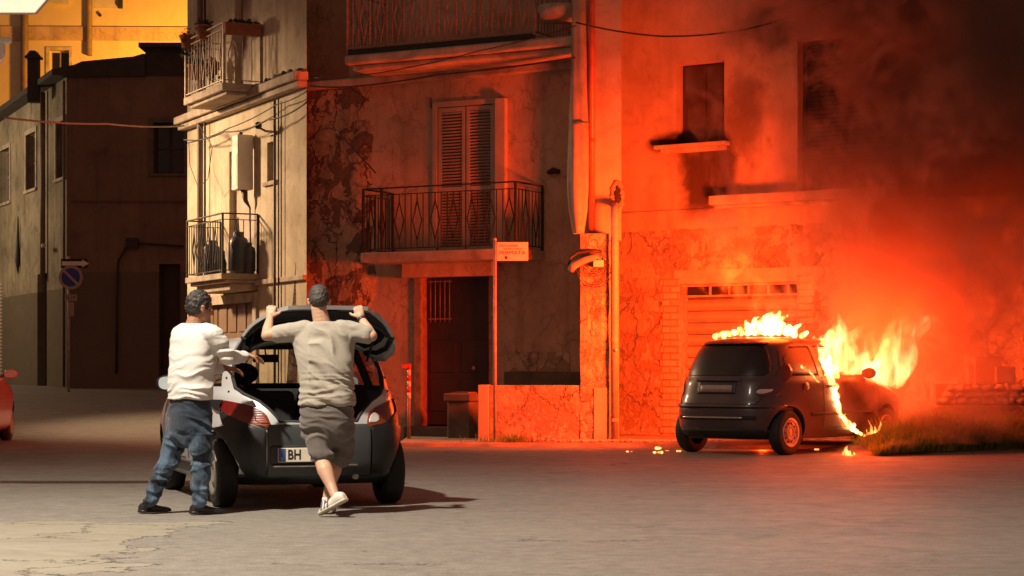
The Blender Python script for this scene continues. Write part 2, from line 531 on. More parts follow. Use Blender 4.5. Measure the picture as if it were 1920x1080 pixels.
def wall_with_holes(x0, x1, z0, z1, holes, depth=0.3, thick=0.5, mi=0):
    back = thick if thick > depth else None
    """front face at y=0 with openings cut in; holes: (x0,x1,z0,z1)"""
    mb = MB()
    xs = sorted({x0, x1, *[h[0] for h in holes], *[h[1] for h in holes]})
    zs = sorted({z0, z1, *[h[2] for h in holes], *[h[3] for h in holes]})
    for i in range(len(xs) - 1):
        for j in range(len(zs) - 1):
            cx = (xs[i] + xs[i + 1]) / 2; cz = (zs[j] + zs[j + 1]) / 2
            if any(h[0] < cx < h[1] and h[2] < cz < h[3] for h in holes): continue
            mb.add([(xs[i], 0, zs[j]), (xs[i + 1], 0, zs[j]), (xs[i + 1], 0, zs[j + 1]), (xs[i], 0, zs[j + 1])], [(0, 1, 2, 3)], mi)
    for a, b, c, d in holes:
        for p, q in (((a, c), (b, c)), ((b, c), (b, d)), ((b, d), (a, d)), ((a, d), (a, c))):
            mb.add([(p[0], 0, p[1]), (q[0], 0, q[1]), (q[0], depth, q[1]), (p[0], depth, p[1])], [(0, 1, 2, 3)], mi)
    # body behind
    mb.add([(x0, 0, z0), (x0, thick, z0), (x0, thick, z1), (x0, 0, z1)], [(0, 1, 2, 3)], mi)
    mb.add([(x1, 0, z0), (x1, thick, z0), (x1, thick, z1), (x1, 0, z1)], [(0, 1, 2, 3)], mi)
    mb.add([(x0, 0, z1), (x1, 0, z1), (x1, thick, z1), (x0, thick, z1)], [(0, 1, 2, 3)], mi)
    if back: mb.add([(x0, thick, z0), (x1, thick, z0), (x1, thick, z1), (x0, thick, z1)], [(0, 1, 2, 3)], mi)
    return mb


def louvred(par, x0, x1, z0, z1, y, n, name='shutter', mat='shutter', lower=False):
    """one louvred shutter leaf"""
    st = 0.055
    mb = MB()
    mb.box(x0, x0 + st, y - 0.02, y + 0.02, z0, z1); mb.box(x1 - st, x1, y - 0.02, y + 0.02, z0, z1)
    for a, b in ((z0, z0 + 0.09), (z1 - 0.07, z1), (z0 + (z1 - z0) * 0.42, z0 + (z1 - z0) * 0.42 + 0.07)):
        mb.box(x0 + st, x1 - st, y - 0.018, y + 0.018, a, b)
    lo = z0 + 0.09; mid0 = z0 + (z1 - z0) * 0.42; mid1 = mid0 + 0.07; hi = z1 - 0.07
    for a, b in ((lo, mid0), (mid1, hi)):
        k = max(3, int(n * (b - a) / (z1 - z0)))
        for i in range(k):
            zc = a + (i + 0.5) * (b - a) / k
            mb.bar((x0 + st, y, zc), (x1 - st, y, zc), 0.045, 0.008, up=(0, 0.75, 1))
    o = obj(name, mb, M[mat], par)
    bk = MB().box(x0 + st, x1 - st, y + 0.03, y + 0.04, z0 + 0.05, z1 - 0.05)
    obj('shutter_backing', bk, M['dark'], o)
    return o


def window(par, x0, x1, z0, z1, y=0.22, frame='frame_white', mull=1, sill=None, sill_mat='stone', trans=True, surround=None):
    f = MB(); t = 0.05
    f.box(x0, x0 + t, y - 0.03, y + 0.03, z0, z1); f.box(x1 - t, x1, y - 0.03, y + 0.03, z0, z1)
    f.box(x0 + t, x1 - t, y - 0.03, y + 0.03, z0, z0 + t); f.box(x0 + t, x1 - t, y - 0.03, y + 0.03, z1 - t, z1)
    for i in range(mull):
        xc = x0 + (x1 - x0) * (i + 1) / (mull + 1)
        f.box(xc - 0.03, xc + 0.03, y - 0.028, y + 0.028, z0 + t, z1 - t)
    if trans:
        zc = z0 + (z1 - z0) * 0.5
        f.box(x0 + t, x1 - t, y - 0.025, y + 0.025, zc - 0.02, zc + 0.02)
    o = obj('window', f, M[frame], par)
    obj('pane', MB().box(x0 + t, x1 - t, y + 0.004, y + 0.012, z0 + t, z1 - t), M['glass_dark'], o)
    if sill:
        obj('sill', MB().box(x0 - 0.12, x1 + 0.12, -sill, 0.2, z0 - 0.07, z0), M[sill_mat], o, bevel=0.01)
    if surround:
        s = MB(); w = 0.11
        s.box(x0 - w, x0, -surround, 0.05, z0, z1 + w); s.box(x1, x1 + w, -surround, 0.05, z0, z1 + w)
        s.box(x0, x1, -surround, 0.05, z1, z1 + w)
        obj('window_surround', s, M[sill_mat], o)
    return o


def diamond(mb, xc, z0, z1, w, P, r=0.007):
    zc = (z0 + z1) / 2; h = (z1 - z0) / 2
    a = P(xc, zc - h * 0.72); b = P(xc - w, zc); c = P(xc, zc + h * 0.72); d = P(xc + w, zc)
    for p, q in ((a, b), (b, c), (c, d), (d, a)): mb.bar(p, q, r * 2, r * 2)
    mb.bar(P(xc, z0), a, r * 2); mb.bar(c, P(xc, z1), r * 2)


def railing(par, runs, z0, z1, mat, pattern='bars', name='railing', step=0.11, post=0.02, twist=False):
    """runs: list of ((x,y),(x,y)) on the balcony edge"""
    mb = MB()
    for (a, b) in runs:
        a = Vector((a[0], a[1])); b = Vector((b[0], b[1])); L = (b - a).length; d = (b - a) / L
        def P(t, z): return (a.x + d.x * t, a.y + d.y * t, z)
        mb.bar(P(0, z1), P(L, z1), 0.045, 0.02)
        mb.bar(P(0, z0 + 0.05), P(L, z0 + 0.05), 0.03, 0.015)
        mb.bar(P(0, z1 - 0.1), P(L, z1 - 0.1), 0.03, 0.012)
        mb.bar(P(0, z0), P(0, z1), post * 1.6); mb.bar(P(L, z0), P(L, z1), post * 1.6)
        n = max(2, int(round(L / step)))
        for i in range(1, n):
            t = L * i / n
            if pattern == 'bars' or (pattern == 'mixed' and i % 3):
                if twist and i % 3 == 1:
                    k = 22
                    for j in range(k):
                        za = z0 + 0.05 + (z1 - 0.15 - z0) * j / k
                        x = 0.008 * (1 if j % 2 else -1)
                        mb.bar(P(t - x, za), P(t + x, za + (z1 - 0.15 - z0) / k), 0.014)
                else:
                    mb.bar(P(t, z0 + 0.05), P(t, z1 - 0.1), 0.013)
            else:
                diamond(mb, t, z0 + 0.05, z1 - 0.1, min(step * 0.75, 0.09), P)
    return obj(name, mb, M[mat], par)


def cable(name, label, pts, r, mat='cable_black', group=None, n=6, sag=0.0, seg=14):
    pts = [Vector(p) for p in pts]
    c = pts[0]
    mb = MB(); out = []
    for i in range(len(pts) - 1):
        for k in range(seg):
            t = k / seg
            p = pts[i].lerp(pts[i + 1], t)
            p.z -= sag * 4 * t * (1 - t)
            out.append(p - c)
    out.append(pts[-1] - c)
    mb.tube(out, r, n)
    o = obj(name, mb, M[mat], loc=c)
    return tag(o, label, 'cable', group)


# ---------------- red house (B)
hb = house('red_house', 'reddish plastered house with louvred balcony door, behind the bus stop sign', FB)
L = FB.len
zc = 5.56
gd0, gz1 = FB.at(785, 510); gd1 = FB.at(925, 510)[0]
bw0, bwt = FB.at(820, 202); bw1 = FB.at(926, 202)[0]
bal_z = FB.at(800, 470, 0.9)[1]
w = wall_with_holes(0.0, L + 0.1, -0.1, zc, [(gd0, gd1 - 0.02, 0.22, gz1), (bw0, bw1, bal_z, bwt)], 0.28, 0.6)
obj('wall', w, M['plaster_b'], hb)
# upper storey set back behind the upper balcony
obj('upper_wall', MB().box(0.45, L + 0.1, 0.32, 0.9, zc + 0.14, 9.5), M['plaster_b'], hb)
obj('recessed_wall', MB().box(-0.85, 0.44, 1.0, 1.1, zc - 0.5, 9.5), M['plaster_b'], hb)
# crumbling battered corner on the left
M['crumble'] = plaster('crumbling plaster', (0.32, 0.23, 0.15), (0.50, 0.38, 0.26), (0.10, 0.065, 0.045), 0.9, 0.9, 0.06, True, 1.6, 0.35, (0.16, 0.11, 0.08), cracks=0.9)
bt = MB()
rows = []
for i in range(25):
    z = -0.05 + (zc + 0.05) * i / 24
    k = 1 - i / 24
    xl = -0.10 - 0.40 * k; xr = 1.12 + 0.12 * math.sin(i * 1.3) * k; d = 0.03 + 0.16 * k
    row = []
    for j in range(17):
        t = j / 16
        x = xl + (xr - xl) * t
        y = -d * (1 if t < 0.8 else (1 - (t - 0.8) / 0.2 * 0.98)) - 0.02 * mnoise.noise(Vector((x * 4, z * 4, 3)))
        row.append((x, y, z))
    row = [(xl + 0.02, 0.9, z)] + row + [(xr, 0.02, z)]
    rows.append(row)
bt.grid(rows, smooth=False)
obj('buttress', bt, M['crumble'], hb)
# cornice and roof edge ledge
obj('cornice', MB().box(-0.25, L + 0.1, -0.14, 0.2, zc, zc + 0.13), M['concrete'], hb, bevel=0.02)
# balcony door
fr = MB().box(bw0 - 0.07, bw0, -0.03, 0.1, bal_z, bwt + 0.08).box(bw1, bw1 + 0.07, -0.03, 0.1, bal_z, bwt + 0.08).box(bw0, bw1, -0.03, 0.1, bwt, bwt + 0.08)
fo = obj('balcony_door', fr, M['shutter'], hb)
mid = (bw0 + bw1) / 2
louvred(fo, bw0 + 0.01, mid - 0.012, bal_z + 0.02, bwt - 0.01, 0.03, 48)
louvred(fo, mid + 0.012, bw1 - 0.01, bal_z + 0.02, bwt - 0.01, 0.03, 48)
# shutter leaf folded against the wall at right
obj('door_surround', MB().box(bw1 + 0.075, bw1 + 0.24, -0.1, 0.0, bal_z + 0.02, bwt + 0.06), M['shutter'], fo)
# lower balcony
bx0 = FB.at(676, 480, 0.9)[0]; bx1 = FB.at(968, 480, 0.9)[0]
bs = obj('balcony', MB().box(bx0, bx1, -0.9, 0.01, bal_z - 0.15, bal_z), M['concrete'], hb, bevel=0.015)
obj('balcony_beam', MB().box(gd0 - 0.15, gd1 + 0.1, -0.25, 0.0, bal_z - 0.36, bal_z - 0.152), M['plaster_b'], bs)
railing(bs, [((bx0 + 0.03, -0.02), (bx0 + 0.03, -0.87)), ((bx0 + 0.03, -0.87), (bx0 + 0.36, -0.87)), ((bx0 + 0.36, -0.87), (bx1 - 0.03, -0.87)), ((bx1 - 0.03, -0.87), (bx1 - 0.03, -0.02))], bal_z, bal_z + 0.97, 'iron', 'mixed', step=0.105)
# upper balcony
uz = zc + 0.20
ux0 = FB.at(645, 60, 0.95)[0]; ux1 = FB.at(1000, 60, 0.95)[0]; ux2 = FB.at(1078, 60, 0.9)[0]
us = MB(); us.box(ux0, ux2, -0.95, 0.02, uz + 0.0, uz + 0.14); us.box(ux0 + 0.08, ux2, -0.84, -0.142, uz - 0.09, uz - 0.002)
uo = obj('upper_balcony', us, M['concrete'], hb, bevel=0.03)
railing(uo, [((ux0 + 0.03, 0.2), (ux0 + 0.03, -0.9)), ((ux0 + 0.03, -0.9), (ux1, -0.9)), ((ux1, -0.9), (ux1, 0.2))], uz + 0.20, uz + 1.2, 'iron_red', 'mixed', step=0.10, twist=True)
obj('kick_rail', MB().box(ux0 + 0.04, ux1, -0.90, -0.88, uz + 0.145, uz + 0.23), M['iron'], uo)
# street door
do = obj('door', MB().box(gd0 + 0.06, gd1 - 0.08, 0.16, 0.20, 0.24, gz1 - 0.05), M['door_wood'], hb)
dj = MB().box(gd0 - 0.06, gd0 + 0.06, -0.04, 0.155, 0.22, gz1).box(gd1 - 0.08, gd1 - 0.02, 0.0, 0.155, 0.22, gz1).box(gd0 + 0.06, gd1 - 0.08, 0.0, 0.155, gz1 - 0.05, gz1)
obj('door_frame', dj, M['iron_red'], do)
dw = (gd1 - gd0)
pn = MB()
for i in range(2):
    for (a, b) in ((0.45, 0.95), (1.05, 1.55)):
        x = gd0 + 0.12 + i * (dw - 0.2) * 0.5
        pn.box(x, x + (dw - 0.2) * 0.42, 0.145, 0.16, a, b)
obj('door_panel', pn, M['door_wood'], do, bevel=0.008)
gl = MB()
for i in range(5): gl.tube([(gd0 + 0.14 + i * 0.085, 0.13, gz1 - 0.78), (gd0 + 0.14 + i * 0.085, 0.13, gz1 - 0.12)], 0.009, 6)
for z in (gz1 - 0.74, gz1 - 0.16): gl.box(gd0 + 0.10, gd0 + 0.52, 0.124, 0.136, z, z + 0.02)
obj('door_grille', gl, M['iron_red'], do)
obj('door_handle', MB().ball((gd1 - 0.42, 0.13, 1.12), 0.03), M['sign_grey'], do)
obj('doorstep', MB().box(gd0 - 0.1, gd1 + 0.15, -0.30, 0.27, 0.0, 0.22), M['dark_stone'], hb, bevel=0.02)
# dark skirting on the right half
obj('plinth', MB().box(gd1 + 0.2, L + 0.05, -0.025, 0.0, 0.0, 1.06), M['dark_stone'], hb)
cp = MB().tube([(gd1 + 0.95, -0.02, 4.05), (gd1 + 1.05, -0.06, 4.07), (gd1 + 1.16, -0.05, 4.05)], [0.03, 0.05, 0.03], 8)
obj('wall_bracket', cp, M['iron'], hb)
ct = MB().box(bw0 - 0.13, bw0 - 0.10, -0.02, 0.0, bwt, zc - 0.25)
obj('conduit', ct, M['pipe_brown'], hb)
# pale render patches round the foot of the wall
obj('render_patch', MB().box(gd1 + 0.25, gd1 + 1.3, -0.012, 0.0, 1.07, 1.36), M['plaster_c_low'], hb)

# ---------------- house beside the fire (C)
M['burnt'] = simple('sooty wood', (0.045, 0.028, 0.022), 0.75, 0, 0.35, 5, 0.2)
hc = house('smoke_stained_house', 'plastered house behind the burning car with garage shutter and soot stained window', FC)
seam = 0.52
x_l = -1.6
g0, gt = FC.at(1275, 528); g1 = FC.at(1496, 528)[0]
gt = 2.42
w0, wt = FC.at(1268, 121); w1 = FC.at(1358, 121)[0]; wb = FC.at(1300, 270)[1]
d0, dt = FC.at(1495, 76); d1 = FC.at(1655, 76)[0]
bcz = FC.at(1330, 366, 0.9)[1]
rz = FC.at(1300, 424)[1]
up = wall_with_holes(x_l, 9.5, rz, 10.5, [(w0, w1, wb, wt), (d0, d1, bcz + 0.07, dt)], 0.3, 6.0)
obj('wall', up, M['plaster_c_up'], hc)
soot(M['plaster_c_up'], [((w0 + w1) / 2 + 0.15, wb - 0.45, 0.75, 0.9, 0.92), (w0 - 0.05, wb + 0.05, 0.55, 0.22, 0.9), (w1 + 0.35, wb + 0.35, 0.5, 0.9, 0.6),
                         (d1 + 0.6, dt + 0.2, 2.1, 2.0, 0.9), (d1 + 0.3, bcz + 1.0, 1.2, 1.3, 0.8), (w1 + 1.0, 6.3, 1.1, 0.5, 0.6)])
lw = wall_with_holes(x_l, 9.5, -0.1, rz, [(g0, g1, 0.0, gt)], 0.3, 6.0)
# broken render edge stands 3 cm proud of the lower wall
obj('lower_wall', lw, M['plaster_c_low'], hc)
edge = MB(); n = 60
xs0 = FC.at(1166); 
top = []; bot = []
for i in range(n + 1):
    x = xs0 + (9.4 - xs0) * i / n
    bot.append((x, rz - 0.03 - 0.05 * abs(mnoise.noise(Vector((x * 5, 0, 0)))) - 0.02 * random.random()))
vs = [(x, 0, z) for x, z in bot] + [(x, 0, rz + 0.02) for x, z in bot] + [(x, -0.03, z) for x, z in bot] + [(x, -0.03, rz + 0.26) for x, z in bot] + [(x, -0.001, rz + 0.262) for x, z in bot]
m = n + 1; fs = []
for i in range(n):
    fs += [(i, i + 1, 2 * m + i + 1, 2 * m + i), (2 * m + i, 2 * m + i + 1, 3 * m + i + 1, 3 * m + i), (3 * m + i, 3 * m + i + 1, 4 * m + i + 1, 4 * m + i)]
edge.add(vs, fs)
obj('render_band', edge, M['plaster_c_up'], hc)
# window, sill
wo_ = obj('window', MB().box(w0, w1, 0.22, 0.26, wb, wt), M['dark'], hc)
obj('closed_shutter', MB().box(w0 + 0.02, (w0 + w1) / 2 - 0.01, 0.19, 0.22, wb, wt - 0.02).box((w0 + w1) / 2 + 0.01, w1 - 0.02, 0.19, 0.22, wb, wt - 0.02), M['burnt'], wo_)
obj('window_sill', MB().box(w0 - 0.32, w1 + 0.1, -0.16, 0.05, wb - 0.06, wb).box(w0 - 0.24, w1 + 0.05, -0.09, 0.05, wb - 0.13, wb - 0.06), M['stone'], hc, bevel=0.01)
# balcony door with roller blind
bd = obj('balcony_door', MB().box(d0, d0 + 0.06, 0.18, 0.26, bcz + 0.07, dt).box(d1 - 0.06, d1, 0.18, 0.26, bcz + 0.07, dt).box(d0 + 0.06, d1 - 0.06, 0.18, 0.26, dt - 0.06, dt), M['door_wood'], hc)
bl = MB()
for i in range(26):
    z = bcz + 0.5 + i * (dt - bcz - 0.6) / 26
    bl.box(d0 + 0.06, d1 - 0.06, 0.21, 0.235, z, z + (dt - bcz - 0.6) / 26 - 0.006)
obj('roller_blind', bl, M['burnt'], bd)
obj('pane', MB().box(d0 + 0.06, d1 - 0.06, 0.24, 0.25, bcz + 0.07, dt - 0.06), M['glass_dark'], bd)
bc0 = FC.at(1325, None, 0.45); bc1 = FC.at(1605, None, 0.45)
bco = obj('balcony', MB().box(bc0, bc1 + 0.9, -0.40, 0.02, bcz - 0.1, bcz + 0.04).box(bc0 + 0.06, bc1 + 0.86, -0.33, 0.02, bcz - 0.15, bcz - 0.1), M['stone'], hc, bevel=0.015)
# garage
gr = MB(); ztop = gt - 0.20
gr.box(g0 + 0.03, g1 - 0.03, 0.20, 0.26, 0.0, ztop)
gar = obj('garage_door', gr, M['dark_stone'], hc)  # dark sheet paints the shade lines between the slats
sl = MB(); k = 12
for i in range(k):
    z = 0.02 + (ztop - 0.04) * i / k; h = (ztop - 0.04) / k
    rows = []
    for j in range(7):
        t = j / 6
        rows.append([(g0 + 0.04, 0.20 - 0.06 * math.sin(math.pi * t), z + h * t * 0.88), (g1 - 0.04, 0.20 - 0.06 * math.sin(math.pi * t), z + h * t * 0.88)])
    sl.grid(rows)
obj('shutter_slats', sl, M['ply'], gar)
tr = MB()
tr.box(g0, g1, 0.05, 0.09, ztop, ztop + 0.03); tr.box(g0, g1, 0.05, 0.09, gt - 0.035, gt - 0.005)
for i in range(1, 6):
    x = g0 + (g1 - g0) * (0.08 + i * 0.165)
    tr.box(x - 0.014, x + 0.014, 0.055, 0.085, ztop + 0.03, gt - 0.035)
obj('transom_bars', tr, M['iron_light'], gar)
obj('transom_glass', MB().box(g0 + 0.03, g1 - 0.03, 0.2, 0.21, ztop, gt), M['dark'], gar)
obj('guide_rail', MB().box(g0, g0 + 0.03, 0.02, 0.27, 0, ztop), M['iron_light'], gar)
obj('guide_rail', MB().box(g1 - 0.03, g1, 0.02, 0.27, 0, ztop), M['iron_light'], gar)
# quoins and lintel of brick
q = MB(); q2 = MB()
for i in range(24):
    z = i * 0.105; e = 0.10 if i % 2 else 0.0
    q.box(g0 - 0.34 - e * 0.4 + 0.04, g0 - 0.002, -0.022 - 0.004 * (i % 3), 0.02, z, z + 0.10)
    q2.box(g1 + 0.002, g1 + 0.24 + e * 0.5, -0.022 - 0.004 * (i % 3), 0.02, z, z + 0.10)
obj('brick_quoins', q, M['brick'], hc); obj('brick_quoins', q2, M['brick'], hc)
obj('lintel', MB().box(g0 - 0.1, g1 + 0.34, -0.024, 0.02, gt + 0.004, gt + 0.22), M['plaster_c_up'], hc)
# left corner: pier under the return of the upper wall
pier = MB(); rows = []
hp = on(FP, 'corner_pier', 'rough plastered corner pier with two drainpipes beside the low wall', 'pier', 0, 0)
P0 = FP.at(1088, None, 0.4); P1 = FP.at(1142, None, 0.4)
for i in range(34):
    z = -0.05 + 3.1 * i / 33
    row = []
    cx = (P0 + P1) / 2; hw = (P1 - P0) / 2
    for (ax, ay) in [(-1, -0.6), (-1, -1), (-0.5, -1.03), (0, -1.0), (0.5, -1.03), (1, -1), (1, -0.6), (1, 1), (-1, 1)]:
        nn = 0.035 * mnoise.noise(Vector((ax * 3, ay * 2 + 5, z * 2.6)))
        row.append((cx + ax * hw * (1 + nn * 2), -0.10 + ay * 0.30 + nn, z))
    rows.append(row)
pier.grid(rows, smooth=False, closed=True)
pier.box(cx - hw, cx + hw, -0.39, 0.19, 2.9, 3.06)
obj('pier_foot', pier, M['plaster_c_low'], hp)
# upper corner strip, proud of the wall
s0 = FP.at(1095, None, 0.10); s1 = FP.at(1165, None, 0.10)
obj('corner_strip', MB().box(s0, s1, -0.10, 0.3, 2.98, 10.4), M['plaster_c_up'], hp)
obj('corner_bead', MB().box(s1 - 0.02, s1 + 0.035, -0.125, -0.0, 3.45, 10.4), M['pipe'], hc, bevel=0.01)
# down pipes
dp = MB(); xa = FP.at(1109, None, 0.16)
dp.tube([(xa, -0.17, 3.1), (xa, -0.17, 10.3)], 0.05, 12)
for z in (4.4, 6.1, 7.7): dp.lathe([(0.057, z), (0.057, z + 0.05)], 12, (xa, -0.17, 0))
obj('drainpipe', dp, M['pipe_red'], hp)
xb = FP.at(1152, None, 0.47)
dp = MB(); dp.tube([(xb, -0.47, 0.05), (xb, -0.47, 3.2), (xb - 0.01, -0.42, 3.38), (xb + 0.01, -0.25, 3.47), (xb + 0.02, -0.08, 3.5)], 0.052, 14)
for z in (0.35, 1.5, 2.75): dp.lathe([(0.06, z), (0.06, z + 0.05)], 14, (xb, -0.47, 0))
obj('drainpipe', dp, M['pipe'], hp)
obj('pipe_clip', MB().ball((xb + 0.02, -0.53, 1.38), 0.025), M['sign_white'], hp)
# little round balcony at the very top left of this house
rb = MB(); xr = FP.at(1045, None, 0.45)
rb.lathe([(0.0, 6.15), (0.24, 6.17), (0.30, 6.22), (0.32, 6.3), (0.32, 6.38), (0.0, 6.38)], 28, (xr + 0.03, -0.15, 0.0))
obj('round_balcony', rb, M['concrete'], hp)
obj('side_wall', MB().box(s0 + 0.004, s1 - 0.03, 0.301, 0.5, 0.0, 10.4), M['plaster_c_up'], hp)
# broken plaster hole with the pipe stub by the corner
hole = MB(); hx = FP.at(1157, None, 0.12)
for i in range(22):
    a = i / 22 * 2 * math.pi
    hole.ball((hx + 0.075 * math.cos(a), -0.105, 3.62 + 0.20 * math.sin(a)), (0.035 + 0.012 * math.sin(i * 2.3), 0.022, 0.04), 7, 5)
obj('broken_plaster_edge', hole, M['plaster_c_low'], hp)
obj('wall_hole', MB().ball((hx, -0.10, 3.62), (0.06, 0.012, 0.17)), M['dark'], hp)
# cracks across the render
for i, (px_, py_) in enumerate(((1190, 610), (1120, 625))):
    pass

# rolled canvas hanging beside the drainpipe
xr0 = FP.at(1086, None, 0.5)
cv = on(FP, 'rolled_awning', 'long rolled grey canvas hanging down the corner beside the red drainpipe', 'awning', xr0, 0, 0.5)
mb = MB(); rows = []
for i in range(46):
    z = 3.05 + 3.65 * i / 45
    wd = np.interp(z, [3.05, 3.4, 3.75, 5.6, 6.7], [0.075, 0.135, 0.155, 0.105, 0.085])
    row = []
    for k in range(28):
        a = 2 * math.pi * k / 28
        r = wd * (1 + 0.10 * math.sin(5 * a + z * 1.3) + 0.03 * math.sin(9 * a - z * 3))
        row.append((r * math.cos(a) - 0.01, r * 0.8 * math.sin(a), z))
    rows.append(row)
mb.grid(rows, closed=True)
obj('canvas_roll', mb, M['canvas'], cv)
obj('cord', MB().lathe([(0.135, 4.6), (0.145, 4.62), (0.135, 4.64)], 16), M['cable_pale'], cv)

# cable bundle and junction box on the pier
cbx = FP.at(1122, None, 0.45)
jb = on(FP, 'junction_box', 'small pale cable box with looping wires on the corner pier', 'junction box', cbx, 2.62, 0.47)
obj('box', MB().box(-0.075, 0.075, -0.06, 0.06, -0.05, 0.05), M['sign_white'], jb, bevel=0.01)
for i in range(5):
    lp = MB(); pts = []
    rr = random.Random(i)
    for k in range(30):
        a = 2 * math.pi * k / 29
        pts.append((-0.06 + rr.uniform(-.02, .02) + (0.11 + 0.035 * i) * math.cos(a), -0.02 - 0.008 * i, -0.02 + (0.10 + 0.03 * i) * math.sin(a) - (0.10 if i > 2 else 0)))
    lp.tube(pts, 0.007, 5)
    obj('wire_loop', lp, M['cable_black'], jb)
kn = MB(); 
kn.tube([(-0.40, -0.02, -0.10), (-0.36, -0.05, -0.03), (-0.2, -0.05, 0.05), (-0.02, -0.02, 0.10), (0.10, 0.0, 0.05)], [0.05, 0.06, 0.05, 0.045, 0.02], 10)
obj('wrapped_bundle', kn, M['canvas'], jb)
hk = MB(); hk.tube([(-0.42, 0, -0.02), (-0.40, 0.0, 0.09), (-0.30, 0.02, 0.16), (-0.1, 0.02, 0.19), (0.05, 0.04, 0.17)], 0.025, 8)
obj('black_sleeve', hk, M['cable_black'], jb)

# ---------------- cream house (D)
hd = house('cream_house', 'cream plastered corner house with two iron balconies, lit by the side street lamp', FD)
LD = FD.len
cz = 5.72
dD0, dDt = FD.at(430, 285); dD1 = FD.at(476, 285)[0]
lbz = FD.at(412, 512, 0.66)[1]
lb0 = FD.at(347, None, 0.66); lb1 = FD.at(486)
wd0, wdt = FD.at(501, 268); wd1 = FD.at(517, 268)[0]; wdb = FD.at(508, 340)[1]
u0, _ = FD.at(440, 50); u1 = FD.at(472, 50)[0]
ubz = FD.at(412, 158, 0.66)[1]
gD0 = FD.at(386); gD1 = FD.at(478)
gDt = FD.at(470, 566)[1]
wD = wall_with_holes(-0.0, LD, -0.1, 9.8, [(dD0, dD1, lbz, dDt), (wd0, wd1, wdb, wdt), (u0, u1, ubz, 8.2), (gD0, gD1, 0.0, gDt)], 0.25, 0.004)
obj('wall', wD, M['plaster_d'], hd)
cn = MB(); cn.box(-0.1, LD + 0.05, -0.16, 0.0, cz - 0.16, cz - 0.06); cn.box(-0.1, LD + 0.1, -0.24, 0.0, cz - 0.06, cz + 0.08)
obj('cornice', cn, M['stone'], hd, bevel=0.02)
sc = FD.at(485)
z1 = FD.at(512, 526)[1]
obj('string_course', MB().box(sc, LD + 0.02, -0.07, 0.0, z1 - 0.05, z1 + 0.03), M['stone'], hd, bevel=0.01)
dr = obj('balcony_door', MB().box(dD0 + 0.02, dD0 + 0.08, 0.1, 0.16, lbz, dDt).box(dD1 - 0.08, dD1 - 0.02, 0.1, 0.16, lbz, dDt).box(dD0 + 0.08, dD1 - 0.08, 0.11, 0.15, lbz, dDt), M['shutter'], hd)
window(hd, wd0, wd1, wdb, wdt, 0.15, 'frame_white', 0, 0.05)
ud = MB().box(u0, u1, 0.12, 0.16, ubz, 8.2)
obj('upper_balcony_door', ud, M['door_brown'], hd)
gdoor = obj('garage_door', MB().box(gD0, gD1, 0.08, 0.12, 0.0, gDt), M['door_brown'], hd)
pp = MB()
for i in range(5):
    for j in range(3):
        a = gD0 + 0.08 + (gD1 - gD0 - 0.1) * i / 5; b = 0.25 + j * 0.75
        pp.box(a, a + (gD1 - gD0 - 0.1) / 5 - 0.12, 0.06, 0.08, b, b + 0.6)
obj('garage_panel', pp, M['door_brown'], gdoor, bevel=0.01)
jm = MB().box(gD0 - 0.18, gD0, -0.05, 0.05, 0, gDt + 0.16).box(gD1, gD1 + 0.18, -0.05, 0.05, 0, gDt + 0.16).box(gD0, gD1, -0.05, 0.05, gDt, gDt + 0.16)
obj('garage_surround', jm, M['stone'], hd)
# lower balcony
lb = obj('lower_balcony', MB().box(lb0, lb1, -0.66, 0.01, lbz - 0.10, lbz).box(lb0 + 0.05, lb1 - 0.05, -0.58, 0.01, lbz - 0.16, lbz - 0.101).box(lb0 + 0.1, lb1 - 0.1, -0.48, 0.01, lbz - 0.28, lbz - 0.161), M['stone'], hd, bevel=0.012)
railing(lb, [((lb1 - 0.03, -0.02), (lb1 - 0.03, -0.63)), ((lb0 + 0.03, -0.63), (lb1 - 0.03, -0.63)), ((lb0 + 0.03, -0.02), (lb0 + 0.03, -0.63))], lbz, lbz + 1.0, 'iron', 'mixed', step=0.13)
# upper balcony
ub0 = FD.at(344, None, 0.70); ub1 = FD.at(492)
uba = ub1; 
ub = obj('upper_balcony', MB().box(ub0, uba, -0.70, -0.0, ubz - 0.13, ubz).box(ub0 + 0.08, uba - 0.06, -0.61, 0, ubz - 0.19, ubz - 0.131), M['stone'], hd, bevel=0.015)
railing(ub, [((uba - 0.03, -0.02), (uba - 0.03, -0.66)), ((ub0 + 0.03, -0.66), (uba - 0.03, -0.66)), ((ub0 + 0.03, -0.02), (ub0 + 0.03, -0.66))], ubz, ubz + 1.0, 'iron_light', 'mixed', step=0.16, post=0.03)
# pipes
for px_, r_, mt, zt in ((374, 0.055, 'pipe_brown', 9.6), (383, 0.02, 'cable_black', 9.6), (514, 0.022, 'pipe_dark', 5.5), (521, 0.012, 'cable_black', 5.5)):
    x_ = FD.at(px_, None, 0.09)
    obj('drainpipe', MB().tube([(x_, -0.08, 0.05), (x_, -0.08, zt)], r_, 10), M[mt], hd)
# moss and rubble along the cornice near the corner
ms = MB(); rr = random.Random(5)
for i in range(70):
    x_ = rr.uniform(LD - 3.2, LD + 0.05)
    ms.ball((x_, rr.uniform(-0.2, -0.05), cz + 0.08 + rr.uniform(0, 0.02)), (rr.uniform(0.03, 0.09), 0.05, rr.uniform(0.02, 0.07)), 7, 5)
obj('ledge_debris', ms, M['dark_stone'], hd)['kind'] = 'stuff'

